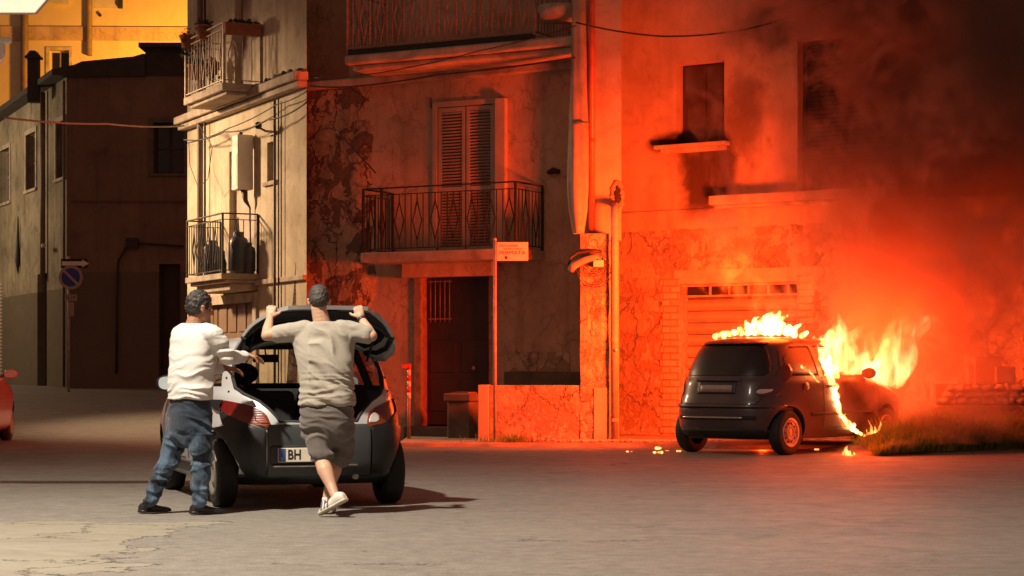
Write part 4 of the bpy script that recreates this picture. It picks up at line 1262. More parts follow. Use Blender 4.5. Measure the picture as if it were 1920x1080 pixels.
M['paint_white'] = car_paint('silver white paint', (0.56, 0.57, 0.58), 0.30, 0.35, 0.7)
M['paint_burn'] = car_paint('dark metallic paint', (0.075, 0.055, 0.058), 0.42, 0.4, 0.35, 0.8)
M['paint_red'] = car_paint('red paint', (0.42, 0.03, 0.02), 0.3, 0.1, 0.8)
M['bumper'] = simple('grey bumper plastic', (0.010, 0.0115, 0.0125), 0.42, 0, 0.15, 5, 0.1)
M['bumper_mid'] = simple('lighter bumper plastic', (0.042, 0.047, 0.050), 0.45, 0, 0.12, 5, 0.08)
M['rubber'] = simple('tyre rubber', (0.011, 0.011, 0.011), 0.75, 0, 0.2, 12, 0.3)
M['steel'] = simple('wheel steel', (0.30, 0.28, 0.26), 0.4, 0.6, 0.2, 12, 0.1)
M['chrome'] = simple('chrome strip', (0.55, 0.52, 0.5), 0.25, 0.9, 0.1, 12, 0)
M['interior'] = simple('dark upholstery', (0.022, 0.023, 0.028), 0.85, 0, 0.3, 14, 0.2)
M['interior_grey'] = simple('grey door lining', (0.10, 0.11, 0.12), 0.7, 0, 0.2, 12, 0.1)
M['glass'] = glass_mat('car glass', (0.80, 0.84, 0.82), 0.03)
M['glass_soot'] = simple('sooted rear glass', (0.012, 0.006, 0.005), 0.4, 0, 0.3, 3, 0.02)
M['lens_red'] = lamp_mat('rear lamp lens', 'ka')
M['lens_burn'] = lamp_mat('dark rear lamp lens', 'b')
M['lens_clear'] = simple('clear lamp lens', (0.55, 0.52, 0.50), 0.1, 0, 0.1, 12, 0.1, coat=1)
M['plate'] = simple('number plate', (0.72, 0.66, 0.54), 0.45, 0, 0.06, 12, 0.05)
M['plate_blue'] = simple('plate blue band', (0.05, 0.09, 0.28), 0.45, 0, 0.1, 12, 0)
M['mirror_glass'] = simple('mirror glass', (0.55, 0.64, 0.66), 0.3, 0.25, 0.05, 3, 0)  # bright reflection put into the base colour


class Body:
    """car body as stacked plan outlines; y forward, rear bumper at y=0"""
    def __init__(s, keys, npts=120):
        k = np.array(keys, float)
        s.z = k[:, 0]; s.k = k; s.N = npts

    def prm(s, z, shrink=0.0):
        z = min(max(z, s.z[0]), s.z[-1])
        out = []
        for c in range(1, 5):
            y = s.k[:, c]; x = s.z
            # monotone cubic
            h = np.diff(x); d = np.diff(y) / h
            m = np.zeros_like(y); m[0] = d[0]; m[-1] = d[-1]
            for i in range(1, len(y) - 1):
                m[i] = 0 if d[i - 1] * d[i] <= 0 else 3 * (h[i - 1] + h[i]) / ((2 * h[i] + h[i - 1]) / d[i - 1] + (h[i] + 2 * h[i - 1]) / d[i])
            i = min(max(np.searchsorted(x, z) - 1, 0), len(h) - 1)
            t = (z - x[i]) / h[i]
            out.append((2 * t**3 - 3 * t**2 + 1) * y[i] + (t**3 - 2 * t**2 + t) * h[i] * m[i] + (-2 * t**3 + 3 * t**2) * y[i + 1] + (t**3 - t**2) * h[i] * m[i + 1])
        return out

    def ring(s, z, shrink=0.0, n=None):
        w, yr, yf, e = s.prm(z)
        w = max(w - shrink, 0.01); yr += shrink; yf -= shrink
        n = n or s.N
        a = np.linspace(-math.pi / 2, 1.5 * math.pi, 721)
        cx = np.sign(np.cos(a)) * np.abs(np.cos(a)) ** (2 / e) * w
        cy = (yr + yf) / 2 + np.sign(np.sin(a)) * np.abs(np.sin(a)) ** (2 / e) * (yf - yr) / 2
        L = np.concatenate([[0], np.cumsum(np.hypot(np.diff(cx), np.diff(cy)))])
        u = np.linspace(0, L[-1], n + 1)[:-1]
        return np.stack([np.interp(u, L, cx), np.interp(u, L, cy), np.full(n, z)], 1)

    def rear(s, x, z):
        w, yr, yf, e = s.prm(z)
        q = max(0.0, 1 - min(abs(x) / w, 1) ** e) ** (1 / e)
        return (yr + yf) / 2 - (yf - yr) / 2 * q

    def side(s, y, z):
        w, yr, yf, e = s.prm(z)
        q = max(0.0, 1 - min(abs(y - (yr + yf) / 2) / ((yf - yr) / 2), 1) ** e) ** (1 / e)
        return w * q

    def solid(s, zs, shrink=0.0, n=None, mi=0):
        mb = MB(); rows = [[tuple(p) for p in s.ring(z, shrink, n)] for z in zs]
        mb.grid(rows, mi, True, True)
        k = len(rows[0])
        b = len(mb.v) - len(rows) * k
        mb.f.append(tuple(b + i for i in reversed(range(k)))); mb.m.append(mi); mb.sm.append(False)
        e = b + (len(rows) - 1) * k
        mb.f.append(tuple(e + i for i in range(k))); mb.m.append(mi); mb.sm.append(True)
        return mb

    def rear_patch(s, rows, off=0.006, nx=24, th=0.02):
        """rows: list of (z, xl, xr); a panel lying on the rear of the body"""
        R0 = []; R1 = []
        for z, a, b in rows:
            r0 = []; r1 = []
            for j in range(nx + 1):
                x = a + (b - a) * j / nx
                y = s.rear(x, z)
                r0.append((x, y - off, z)); r1.append((x, y + th, z))
            R0.append(r0); R1.append(r1)
        return closed_sheet(R0, R1)

    def side_patch(s, rows, sgn, off=0.006, ny=24, th=0.02):
        R0 = []; R1 = []
        for z, a, b in rows:
            r0 = []; r1 = []
            for j in range(ny + 1):
                y = a + (b - a) * j / ny
                x = s.side(y, z)
                r0.append((sgn * (x + off), y, z)); r1.append((sgn * (x - th), y, z))
            R0.append(r0); R1.append(r1)
        return closed_sheet(R0, R1)


def closed_sheet(R0, R1):
    mb = MB(); n = len(R0[0]); m = len(R0)
    vs = [p for r in R0 for p in r] + [p for r in R1 for p in r]; o = n * m
    fs = []
    for i in range(m - 1):
        for k in range(n - 1):
            a = i * n + k
            fs.append((a, a + 1, a + n + 1, a + n)); fs.append((o + a + n, o + a + n + 1, o + a + 1, o + a))
    nb = len(fs)
    for i in range(m - 1):
        for k in (0, n - 1):
            a = i * n + k; fs.append((a, a + n, o + a + n, o + a))
    for k in range(n - 1):
        for i in (0, m - 1):
            a = i * n + k; fs.append((a, a + 1, o + a + 1, o + a))
    mb.add(vs, fs, 0, True)
    for i in range(nb, len(fs)): mb.sm[i] = False
    return mb


def interp_rows(pts, n):
    """pts: (z, xl, xr) keys -> n rows smoothly between"""
    z = [p[0] for p in pts]; zz = np.linspace(z[0], z[-1], n)
    return [(q, float(np.interp(q, z, [p[1] for p in pts])), float(np.interp(q, z, [p[2] for p in pts]))) for q in zz]


def boolean(me, cutters, mats):
    o = bpy.data.objects.new('cut', me); COL.objects.link(o)
    me.materials.clear()
    for m_ in mats: me.materials.append(m_)
    tmp = []
    for c in cutters:
        cm_ = c.mesh('cutter'); cm_.materials.clear()
        for m_ in mats: cm_.materials.append(m_)
        cm_.polygons.foreach_set('material_index', [1] * len(cm_.polygons))
        co = bpy.data.objects.new('cutter', cm_); COL.objects.link(co); tmp.append(co)
        b = o.modifiers.new('b', 'BOOLEAN'); b.operation = 'DIFFERENCE'; b.object = co; b.solver = 'EXACT'
        b.material_mode = 'TRANSFER'
    bpy.context.view_layer.update()
    dg = bpy.context.evaluated_depsgraph_get()
    out = bpy.data.meshes.new_from_object(o.evaluated_get(dg))
    bpy.data.objects.remove(o)
    for t_ in tmp: bpy.data.objects.remove(t_)
    out.polygons.foreach_set('use_smooth', [True] * len(out.polygons))
    try: out.set_sharp_from_angle(angle=R(32))
    except Exception: pass
    return out


def wheel(par, x, y, r, w, sgn, rim='steel', spokes=8, cap=True):
    """a wheel with its outer face towards sgn"""
    t = MB()
    prof = [(r * 0.62, -w / 2 + 0.01), (r * 0.80, -w / 2), (r * 0.95, -w / 2 + 0.012), (r, -w / 2 + 0.035), (r, w / 2 - 0.035), (r * 0.95, w / 2 - 0.012), (r * 0.80, w / 2), (r * 0.62, w / 2 - 0.01)]
    t.lathe(prof, 44, (0, 0, 0), 'x')
    o = obj('wheel', t, M['rubber'], par, loc=(x, y, r))
    f = MB(); k = w / 2 * sgn
    f.lathe([(r * 0.63, k - 0.03 * sgn), (r * 0.66, k + 0.001 * sgn), (r * 0.60, k + 0.004 * sgn), (r * 0.54, k - 0.012 * sgn), (r * 0.48, k - 0.03 * sgn), (r * 0.34, k - 0.012 * sgn),
             (r * 0.30, k + 0.0 * sgn), (r * 0.24, k - 0.004 * sgn), (r * 0.20, k - 0.02 * sgn), (0.0001, k - 0.015 * sgn)], 40, (0, 0, 0), 'x')
    rm = obj('rim', f, M[rim], o)
    h = MB()
    for i in range(spokes):
        a = 2 * math.pi * i / spokes
        h.tube([(k - 0.022 * sgn, r * 0.42 * math.cos(a), r * 0.42 * math.sin(a)), (k - 0.016 * sgn, r * 0.42 * math.cos(a), r * 0.42 * math.sin(a))], r * 0.055, 10)
    h.lathe([(r * 0.405, k - 0.021 * sgn), (r * 0.42, k - 0.017 * sgn), (r * 0.435, k - 0.021 * sgn)], 36, (0, 0, 0), 'x')
    obj('rim_holes', h, M['dark'], o)
    return o


def circle_cut(y, r, x0, x1, n=40):
    return MB().prism([(y + r * math.cos(2 * math.pi * i / n), r * 0.97 + (r + 0.0) * math.sin(2 * math.pi * i / n) - 0.03) for i in range(n)], 'x', x0, x1)


def zlist(keys, n=46):
    z0, z1 = keys[0][0], keys[-1][0]
    zs = list(np.linspace(z0, z1 - 0.10, n)) + list(z1 - 0.10 + 0.10 * (np.sin(np.linspace(0, math.pi / 2, 14)[1:])))
    return zs


def seat(par, x, y, z, name='seat'):
    mb = MB(); rows = []
    for i in range(15):
        t = i / 14
        zz = z + 0.62 * t; hw = 0.23 - 0.05 * t ** 3; d = 0.06 - 0.015 * t
        cy = y - 0.16 * t
        rows.append([(x + hw * math.copysign(abs(math.cos(a)) ** 0.5, math.cos(a)), cy + d * math.copysign(abs(math.sin(a)) ** 0.6, math.sin(a)), zz) for a in np.linspace(0, 2 * math.pi, 24, endpoint=False)])
    rows.append([(x + (p[0] - x) * 0.6, p[1], p[2] + 0.03) for p in rows[-1]])
    mb.grid(rows, closed=True)
    mb.box(x - 0.24, x + 0.24, y - 0.02, y + 0.5, z - 0.15, z + 0.05)
    o = obj(name, mb, M['interior'], par)
    hr = MB().ball((x, y - 0.20, z + 0.77), (0.14, 0.055, 0.095), 16, 10).tube([(x - 0.05, y - 0.18, z + 0.6), (x - 0.05, y - 0.19, z + 0.75)], 0.008, 6).tube([(x + 0.05, y - 0.18, z + 0.6), (x + 0.05, y - 0.19, z + 0.75)], 0.008, 6)
    obj('headrest', hr, M['interior'], o)
    return o


def mirror(par, x, y, z, sgn, face='mirror_glass', shell='bumper'):
    mb = MB().ball((0, 0, 0), (0.105, 0.055, 0.075), 18, 12)
    mb.tube([(-0.09 * sgn, 0.01, -0.02), (-0.17 * sgn, 0.03, -0.05)], 0.022, 8)
    o = obj('door_mirror', mb, M[shell], par, loc=(x, y, z))
    fm = MB(); rows = []
    for k in range(3):
        q = (1.0, 0.97, 0.0001)[k]
        rows.append([(0.088 * q * math.copysign(abs(math.cos(a)) ** 0.7, math.cos(a)), -0.052 - 0.003 * (k > 0), 0.058 * q * math.copysign(abs(math.sin(a)) ** 0.7, math.sin(a))) for a in np.linspace(0, 2 * math.pi, 28, endpoint=False)])
    fm.grid(rows, closed=True, smooth=False)
    obj('mirror_face', fm, M[face], o)
    return o


# ---------------- the white hatchback with its tailgate up
KA = [(0.19, .74, .14, 3.48, 4.6), (.26, .80, .05, 3.57, 4.6), (.38, .82, .01, 3.61, 4.6), (.52, .83, 0, 3.62, 4.5), (.63, .83, .015, 3.60, 4.4), (.74, .82, .05, 3.53, 4.2),
      (.84, .81, .09, 3.34, 4.0), (.90, .80, .12, 3.05, 3.9), (.95, .785, .15, 2.80, 3.6), (1.05, .745, .21, 2.55, 3.8), (1.15, .70, .28, 2.34, 4), (1.25, .655, .36, 2.12, 4),
      (1.32, .615, .44, 1.92, 4), (1.355, .56, .54, 1.75, 3.6), (1.375, .45, .70, 1.55, 3.2), (1.385, .30, .88, 1.38, 3), (1.388, .05, 1.08, 1.18, 3)]
kb = Body(KA, 132)
ka_rot = R(19)          # turned to the left of straight ahead
ka = thing('white_hatchback', 'small silver white three door hatchback with its tailgate open and dark plastic bumper', 'car', (-1.53, 15.72, 0), ka_rot)
inner = kb.solid(list(np.linspace(0.36, 1.30, 26)) + [1.325, 1.34], 0.055, 90, 1)
hatch_poly = [(-.32, .69), (-.345, .73), (-.385, .78), (-.47, .855), (-.57, .91), (-.62, .96), (-.63, 1.05), (-.60, 1.18), (-.545, 1.28), (-.47, 1.32)]
hatch_poly = hatch_poly + [(-x, z) for x, z in reversed(hatch_poly)]
cut = [inner, MB().prism(hatch_poly, 'y', -0.4, 1.0)]
ws_ = [(-.66, .98), (-.57, 1.18), (-.50, 1.285), (.50, 1.285), (.57, 1.18), (.66, .98)]
cut.append(MB().prism(ws_, 'y', 1.7, 3.3))
sw_rear = [(.50, .97), (1.28, .97), (1.28, 1.27), (.86, 1.28), (.62, 1.20)]
sw_front = [(1.36, .97), (2.50, .98), (2.30, 1.10), (1.95, 1.26), (1.36, 1.28)]
for p_ in (sw_rear, sw_front): cut.append(MB().prism(p_, 'x', -1.2, 1.2))
for yy in (0.47, 2.90):
    for sg in (-1, 1): cut.append(circle_cut(yy, 0.325, sg * 0.62, sg * 1.0))
shell = boolean(kb.solid(zlist(KA)).mesh('body'), cut, [M['paint_white'], M['interior']])
obj('body', shell, None, ka)
# rear bumper: centre part, and dark wings over the corners
rows = interp_rows([(.235, -.745, .745), (.30, -.80, .80), (.45, -.815, .815), (.60, -.815, .815), (.665, -.60, .60), (.68, -.42, .42)], 20)
bp_ = obj('rear_bumper', kb.rear_patch(interp_rows([(.26, -.42, .42), (.655, -.42, .42), (.672, -.40, .40)], 14), 0.030, 30, 0.03), M['bumper_mid'], ka, bevel=0.006)
for sg in (-1, 1):
    def ring_patch(z0, z1, u0f, u1f, off, th, n=30, m=16):
        R0 = []; R1 = []
        for i in range(m + 1):
            z = z0 + (z1 - z0) * i / m
            ring = kb.ring(z, 0, 600); ro = kb.ring(z, -off, 600); ri = kb.ring(z, th, 600)
            a, b = u0f(z), u1f(z)
            r0 = []; r1 = []
            for j in range(n + 1):
                u = a + (b - a) * j / n
                k = int(round(u * 600)) % 600
                r0.append(tuple(ro[k])); r1.append(tuple(ri[k]))
            R0.append(r0); R1.append(r1)
        return closed_sheet(R0, R1)
    per = lambda z: 0.0
    def u_of(x, y, z):
        ring = kb.ring(z, 0, 600)
        return int(np.argmin((ring[:, 0] - x) ** 2 + (ring[:, 1] - y) ** 2)) / 600
    def u_in(z):
        x = np.interp(z, [.25, .63, .66, .70, .78, .86], [.42, .42, .48, .60, .74, .78])
        u = u_of(x, kb.rear(x, z), z)
        return u if sg > 0 else 1 - u
    def u_out(z):
        y = np.interp(z, [.25, .45, .60, .70, .80, .86], [.20, .17, .22, .34, .42, .40])
        if z < 0.66: y = 0.47 - math.sqrt(max(0.0, 0.335 ** 2 - (z - 0.285) ** 2)) - 0.003
        y = max(y, kb.rear(0.80, z) + 0.02) if False else y
        u = u_of(kb.side(y, z), y, z)
        return u if sg > 0 else 1 - u
    obj('bumper_wing', ring_patch(.25, .865, u_in, u_out, 0.022, 0.03, 34, 30), M['bumper'], ka, bevel=0.006)
obj('rear_valance', kb.rear_patch(interp_rows([(.188, -.735, .735), (.27, -.80, .80)], 5), 0.012, 34, 0.03), M['bumper'], ka)
# chrome-like pale lip under the plate
obj('bumper_lip', kb.rear_patch([(.335, -.38, .30), (.343, -.39, .31), (.350, -.38, .30)], 0.045, 24, 0.0), M['chrome'], ka)
obj('plate_recess', kb.rear_patch(interp_rows([(.355, -.395, .225), (.375, -.41, .24), (.49, -.41, .24), (.51, -.395, .225)], 8), 0.033, 20, 0.0), M['black_plastic'], ka)
pm = MB().box(-0.265, 0.265, -0.006, 0.006, -0.056, 0.056)
py_ = kb.rear(0, .43) - 0.052
pl_ = obj('number_plate', pm, M['plate'], ka, loc=(-0.085, py_, .432), bevel=0.004)
obj('blue_band', MB().box(-0.262, -0.205, -0.0085, -0.006, -0.052, 0.052), M['plate_blue'], pl_)
me = text_mesh('BH', 0.108, 0.001, 'LEFT', 0.80, 0.002); me.transform(Matrix.Translation((-0.19, -0.0075, 0.0)))
obj('lettering', me, M['black_plastic'], pl_)
me = text_mesh('I', 0.035, 0.001, 'CENTER', 0.9); me.transform(Matrix.Translation((-0.234, -0.009, -0.03)))
obj('country_letter', me, M['plate'], pl_)
# tail lamps: wedges in the corners
for sg in (-1, 1):
    keys = [(.652, .39, .41), (.675, .395, .55), (.70, .40, .63), (.74, .415, .69), (.77, .44, .715), (.80, .48, .73), (.83, .56, .74), (.86, .69, .735)]
    rows = [(z, sg * a, sg * b) for z, a, b in interp_rows(keys, 20)]
    if sg > 0: rows = [(z, a, b) for z, a, b in rows]
    tl = obj('tail_lamp', kb.rear_patch(rows, 0.026, 26, 0.02), M['lens_red'], ka, bevel=0.004)
    rows = [(z, sg * a, sg * b) for z, a, b in interp_rows([(.68, .41, .46), (.70, .41, .51), (.74, .43, .51), (.76, .46, .48)], 8)]
    obj('reversing_lens', kb.rear_patch(rows, 0.029, 8, 0.0), M['lens_clear'] if sg > 0 else M['lens_red'], tl)
# black rubber round the tailgate opening
def opening_ring(poly, inset, r):
    pts = []
    for x, z in poly:
        pts.append((x * inset, kb.rear(x * inset, z) + 0.012, z))
    pts.append(pts[0])
    # densify
    out = []
    for i in range(len(pts) - 1):
        for k in range(4):
            t = k / 4; q = Vector(pts[i]).lerp(Vector(pts[i + 1]), t)
            q.y = kb.rear(q.x, q.z) + 0.012; out.append(q)
    out.append(Vector(pts[-1]))
    return MB().tube(out, r, 8)
obj('door_seal', opening_ring(hatch_poly, 0.985, 0.016), M['rubber'], ka)
for sg in (-1, 1):
    for (yy, zz) in ((0.0, 0.93), (0.0, 1.04)):
        x = sg * 0.66; obj('bolt', MB().ball((x, kb.rear(x, zz) - 0.004, zz), 0.010, 8, 6), M['rubber'], ka)
# glass
obj('windscreen', MB().grid([[(x * s_, y_, z_) for x in np.linspace(-1, 1, 9)] for s_, y_, z_ in
     [(.66, kb.prm(.98)[2] - 0.02, .98), (.61, kb.prm(1.1)[2] - 0.02, 1.10), (.56, kb.prm(1.2)[2] - 0.02, 1.20), (.50, kb.prm(1.285)[2] - 0.02, 1.285)]]), M['glass'], ka)
for sg in (-1, 1):
    obj('side_window', kb.side_patch(interp_rows([(.965, .47, 1.30), (1.20, .60, 1.30), (1.28, .85, 1.30)], 10), sg, -0.012, 12, 0.016), M['glass'], ka)
    obj('side_window', kb.side_patch(interp_rows([(.965, 1.34, 2.53), (1.10, 1.34, 2.33), (1.285, 1.34, 1.95)], 10), sg, -0.012, 12, 0.016), M['glass'], ka)
    sl_ = []
    for z in np.linspace(.24, .34, 4): sl_.append((z, .85, 2.55))
    obj('sill_trim', kb.side_patch(sl_, sg, 0.012, 20, 0.02), M['bumper'], ka)
    dl = MB()
    dpts = [(1.32, .36), (1.32, .94), (2.56, .96), (2.60, .62), (2.50, .36), (1.32, .36)]
    pts = []
    for i in range(len(dpts) - 1):
        for k in range(8):
            t = k / 8; y_ = dpts[i][0] * (1 - t) + dpts[i + 1][0] * t; z_ = dpts[i][1] * (1 - t) + dpts[i + 1][1] * t
            pts.append((sg * (kb.side(y_, z_) + 0.0005), y_, z_))
    dl.tube(pts, 0.005, 5)
    dd = obj('door_gap', dl, M['rubber'], ka)
    hm = MB().box(-0.012, 0.012, -0.08, 0.08, -0.016, 0.016)
    obj('door_handle', hm, M['bumper'], ka, loc=(sg * (kb.side(1.52, .80) + 0.012), 1.52, .80), bevel=0.006)
mirror(ka, -(kb.side(2.40, 1.0) + 0.17), 2.38, 0.985, -1)
mirror(ka, (kb.side(2.40, 1.0) + 0.17), 2.38, 0.985, 1)
for sg in (-1, 1):
    for yy in (0.47, 2.90): wheel(ka, sg * 0.690, yy, 0.275, 0.175, sg)
# front lamps and grille
for sg in (-1, 1):
    fl = MB(); rws = []
    for z in np.linspace(.60, .80, 8):
        row = []
        for j in range(9):
            x = sg * (0.42 + 0.30 * j / 8)
            w_, yr_, yf_, e_ = kb.prm(z)
            y_ = (yr_ + yf_) / 2 + (yf_ - yr_) / 2 * max(0, 1 - (abs(x) / w_) ** e_) ** (1 / e_)
            row.append((x, y_ + 0.01, z))
        rws.append(row)
    fl.grid(rws); obj('headlamp', fl, M['lens_clear'], ka)
# cabin
fl_ = MB().box(-0.66, 0.66, 0.25, 2.9, 0.30, 0.37)
obj('floor', fl_, M['interior'], ka)
seat(ka, -0.34, 1.62, 0.30); seat(ka, 0.34, 1.62, 0.30)
# rear bench folded unevenly: left back upright and rounded, right folded down
rbm = MB(); rbm.box(-0.52, -0.02, 0.78, 0.92, 0.55, 0.93); rbm.box(0.0, 0.52, 0.66, 1.2, 0.55, 0.70)
obj('rear_seat', rbm, M['interior'], ka, bevel=0.05)
obj('load_floor', MB().box(-0.48, 0.48, 0.12, 0.80, 0.40, 0.43), M['interior'], ka)
dsh = MB().box(-0.62, 0.62, 2.35, 2.72, 0.72, 0.93)
obj('dashboard', dsh, M['interior'], ka, bevel=0.05)
swm = MB(); 
pts = [(-0.34 + 0.18 * math.cos(a), 2.28 - 0.06 * math.sin(a), 0.86 + 0.17 * math.sin(a)) for a in np.linspace(0, 2 * math.pi, 25)]
swm.tube(pts, 0.014, 8); swm.tube([(-0.5, 2.29, 0.86), (-0.18, 2.29, 0.86)], 0.02, 6)
obj('steering_wheel', swm, M['black_plastic'], ka)
im = MB().box(-0.12, 0.12, -0.02, 0.02, -0.035, 0.035)
imo = obj('interior_mirror', im, M['black_plastic'], ka, loc=(-0.02, 1.98, 1.205), bevel=0.015)
obj('mirror_stem', MB().tube([(0, 0, 0.03), (0, 0.05, 0.09)], 0.008, 6), M['black_plastic'], imo)
# grey inner linings seen through the tailgate
for sg in (-1, 1):
    ln = MB().grid([[(sg * (kb.side(y_, z_) - 0.075), y_, z_) for y_ in np.linspace(0.34, 1.25, 8)] for z_ in np.linspace(.50, .93, 6)])
    obj('side_lining', ln, M['interior_grey'], ka)
# tailgate: made shut, then swung up on its hinge
hy, hz = kb.prm(1.325)[1] + 0.01, 1.335
hkeys = [(.672, .32, .32), (.73, .37, .37), (.78, .41, .41), (.86, .50, .50), (.92, .60, .60), (.96, .65, .65), (1.05, .66, .66), (1.18, .63, .63), (1.28, .575, .575), (1.325, .50, .50)]
hrows = [(z, -a, b) for z, a, b in interp_rows(hkeys, 26)]
tg_out = kb.rear_patch(hrows, 0.002, 30, 0.03)
swing = Matrix.Rotation(R(-77), 4, 'X')
def swing_part(name, mb_, mat, par):
    me_ = mb_.mesh(name) if isinstance(mb_, MB) else mb_
    me_.transform(swing @ Matrix.Translation((0, -hy, -hz)))
    return obj(name, me_, M[mat], par)
tg = swing_part('tailgate', tg_out, 'paint_white', ka); tg.location = (0, hy, hz)
grows = [(z, -a + 0.075, a - 0.075) for z, a, b in interp_rows([(.985, .64, .64), (1.10, .64, .64), (1.20, .61, .61), (1.29, .55, .55)], 12)]
swing_part('tailgate_glass', kb.rear_patch(grows, 0.006, 22, 0.036), 'glass_dark', tg)
irows = [(z, -a + 0.03, a - 0.03) for z, a, b in interp_rows([(.755, .38, .38), (.80, .42, .42), (.86, .49, .49), (.93, .60, .60)], 10)]
swing_part('tailgate_lining', kb.rear_patch(irows, -0.031, 22, 0.042), 'interior', tg)
# inner frame ribs of the tailgate
rb3 = MB()
def inner_pt(x, z, o_=0.05): return (x, kb.rear(x, z) + o_, z)
for sg in (-1, 1):
    rb3.tube([inner_pt(sg * (np.interp(z, [.95, 1.1, 1.22, 1.32], [.605, .61, .57, .48])), z, 0.035) for z in np.linspace(.93, 1.31, 10)], 0.022, 8)
rb3.tube([inner_pt(x, .945, 0.035) for x in np.linspace(-.58, .58, 16)], 0.022, 8)
swing_part('tailgate_frame', rb3, 'bumper', tg)
gr_ = MB().box(-0.09, 0.09, -0.012, 0.012, -0.02, 0.02); me_ = gr_.mesh('h'); me_.transform(Matrix.Translation((0, kb.rear(0, .70) + 0.045, .70)))
swing_part('tailgate_handle', me_, 'black_plastic', tg)
wp = MB().bar((0, kb.rear(0, .98) - 0.02, .97), (0.30, kb.rear(.3, 1.0) - 0.02, 1.02), 0.015)
swing_part('rear_wiper', wp, 'black_plastic', tg)
for sg in (-1, 1):
    a_ = Vector((sg * 0.50, kb.rear(.5, 1.20) + 0.04, 1.18))
    c_ = swing @ (Vector((sg * 0.50, kb.rear(.50, 1.02) + 0.03, 1.02)) - Vector((0, hy, hz))) + Vector((0, hy, hz))
    st_ = MB().tube([a_, a_.lerp(c_, 0.55)], 0.011, 8).tube([a_.lerp(c_, 0.5), c_], 0.006, 8)
    obj('gas_strut', st_, M['rubber'], ka)
obj('exhaust', MB().tube([(0.30, 0.02, 0.25), (0.30, 0.25, 0.25)], 0.024, 12), M['steel'], ka)
obj('spare_wheel_well', MB().lathe([(0.0, 0.19), (0.24, 0.19), (0.27, 0.24), (0.27, 0.33)], 24, (0, 0.42, 0)).box(-0.55, 0.55, 0.35, 0.55, 0.22, 0.27), M['rubber'], ka)
# dark fuel cap mark on the right and roof aerial
obj('aerial', MB().tube([(0, 1.75, 1.36), (0, 1.45, 1.62)], 0.004, 6), M['rubber'], ka)

# ---------------- the burning car
BC = [(.20, .76, .16, 3.55, 4.6), (.28, .82, .06, 3.66, 4.6), (.42, .845, .01, 3.71, 4.5), (.56, .855, 0, 3.72, 4.4), (.66, .855, .015, 3.70, 4.3), (.76, .85, .045, 3.64, 4.1),
      (.86, .84, .07, 3.46, 4.0), (.94, .83, .09, 3.16, 3.8), (1.0, .81, .11, 2.92, 3.5), (1.1, .775, .15, 2.70, 3.6), (1.2, .735, .20, 2.48, 3.6), (1.32, .675, .27, 2.20, 3.6),
      (1.42, .62, .35, 1.98, 3.5), (1.475, .56, .46, 1.80, 3.4), (1.51, .45, .64, 1.60, 3.2), (1.528, .30, .85, 1.40, 3), (1.533, .05, 1.05, 1.16, 3)]
bb = Body(BC, 132)
b_rot = R(-41)
bcx, bcy = 2.60, 25.50
bc_ = thing('burning_car', 'dark small hatchback burning from its roof and front, seen from its right rear', 'car', (bcx, bcy, 0), b_rot)
inner = bb.solid(list(np.linspace(0.36, 1.42, 26)) + [1.45, 1.475], 0.055, 90, 1)
cut = [inner]
cut.append(MB().prism([(-.68, 1.03), (-.60, 1.22), (-.53, 1.40), (.53, 1.40), (.60, 1.22), (.68, 1.03)], 'y', 1.8, 3.5))
brear = [(.55, 1.02), (1.26, 1.02), (1.26, 1.41), (.80, 1.40), (.60, 1.25)]
bfront = [(1.36, 1.02), (2.66, 1.03), (2.30, 1.24), (2.02, 1.40), (1.36, 1.42)]
cut.append(MB().prism(bfront, 'x', -1.2, 1.2)); cut.append(MB().prism(brear, 'x', 0.0, 1.2))
for yy in (0.56, 2.95):
    for sg in (-1, 1): cut.append(circle_cut(yy, 0.335, sg * 0.62, sg * 1.0))
shell = boolean(bb.solid(zlist(BC)).mesh('body'), cut, [M['paint_burn'], M['interior']])
obj('body', shell, None, bc_)
for (yy) in (0.56, 2.95):
    for sg in (-1, 1): wheel(bc_, sg * 0.735, yy, 0.288, 0.185, sg, 'steel', 10)
# rear glass, framed dark down to the tail
obj('rear_window', bb.rear_patch(interp_rows([(1.02, -.60, .60), (1.06, -.64, .64), (1.20, -.61, .61), (1.34, -.545, .545), (1.43, -.47, .47)], 22), 0.006, 26, 0.02), M['glass_soot'], bc_, bevel=0.004)
obj('spoiler', bb.rear_patch([(1.435, -.50, .50), (1.455, -.50, .50), (1.475, -.46, .46)], 0.05, 24, 0.02), M['paint_burn'], bc_, bevel=0.01)
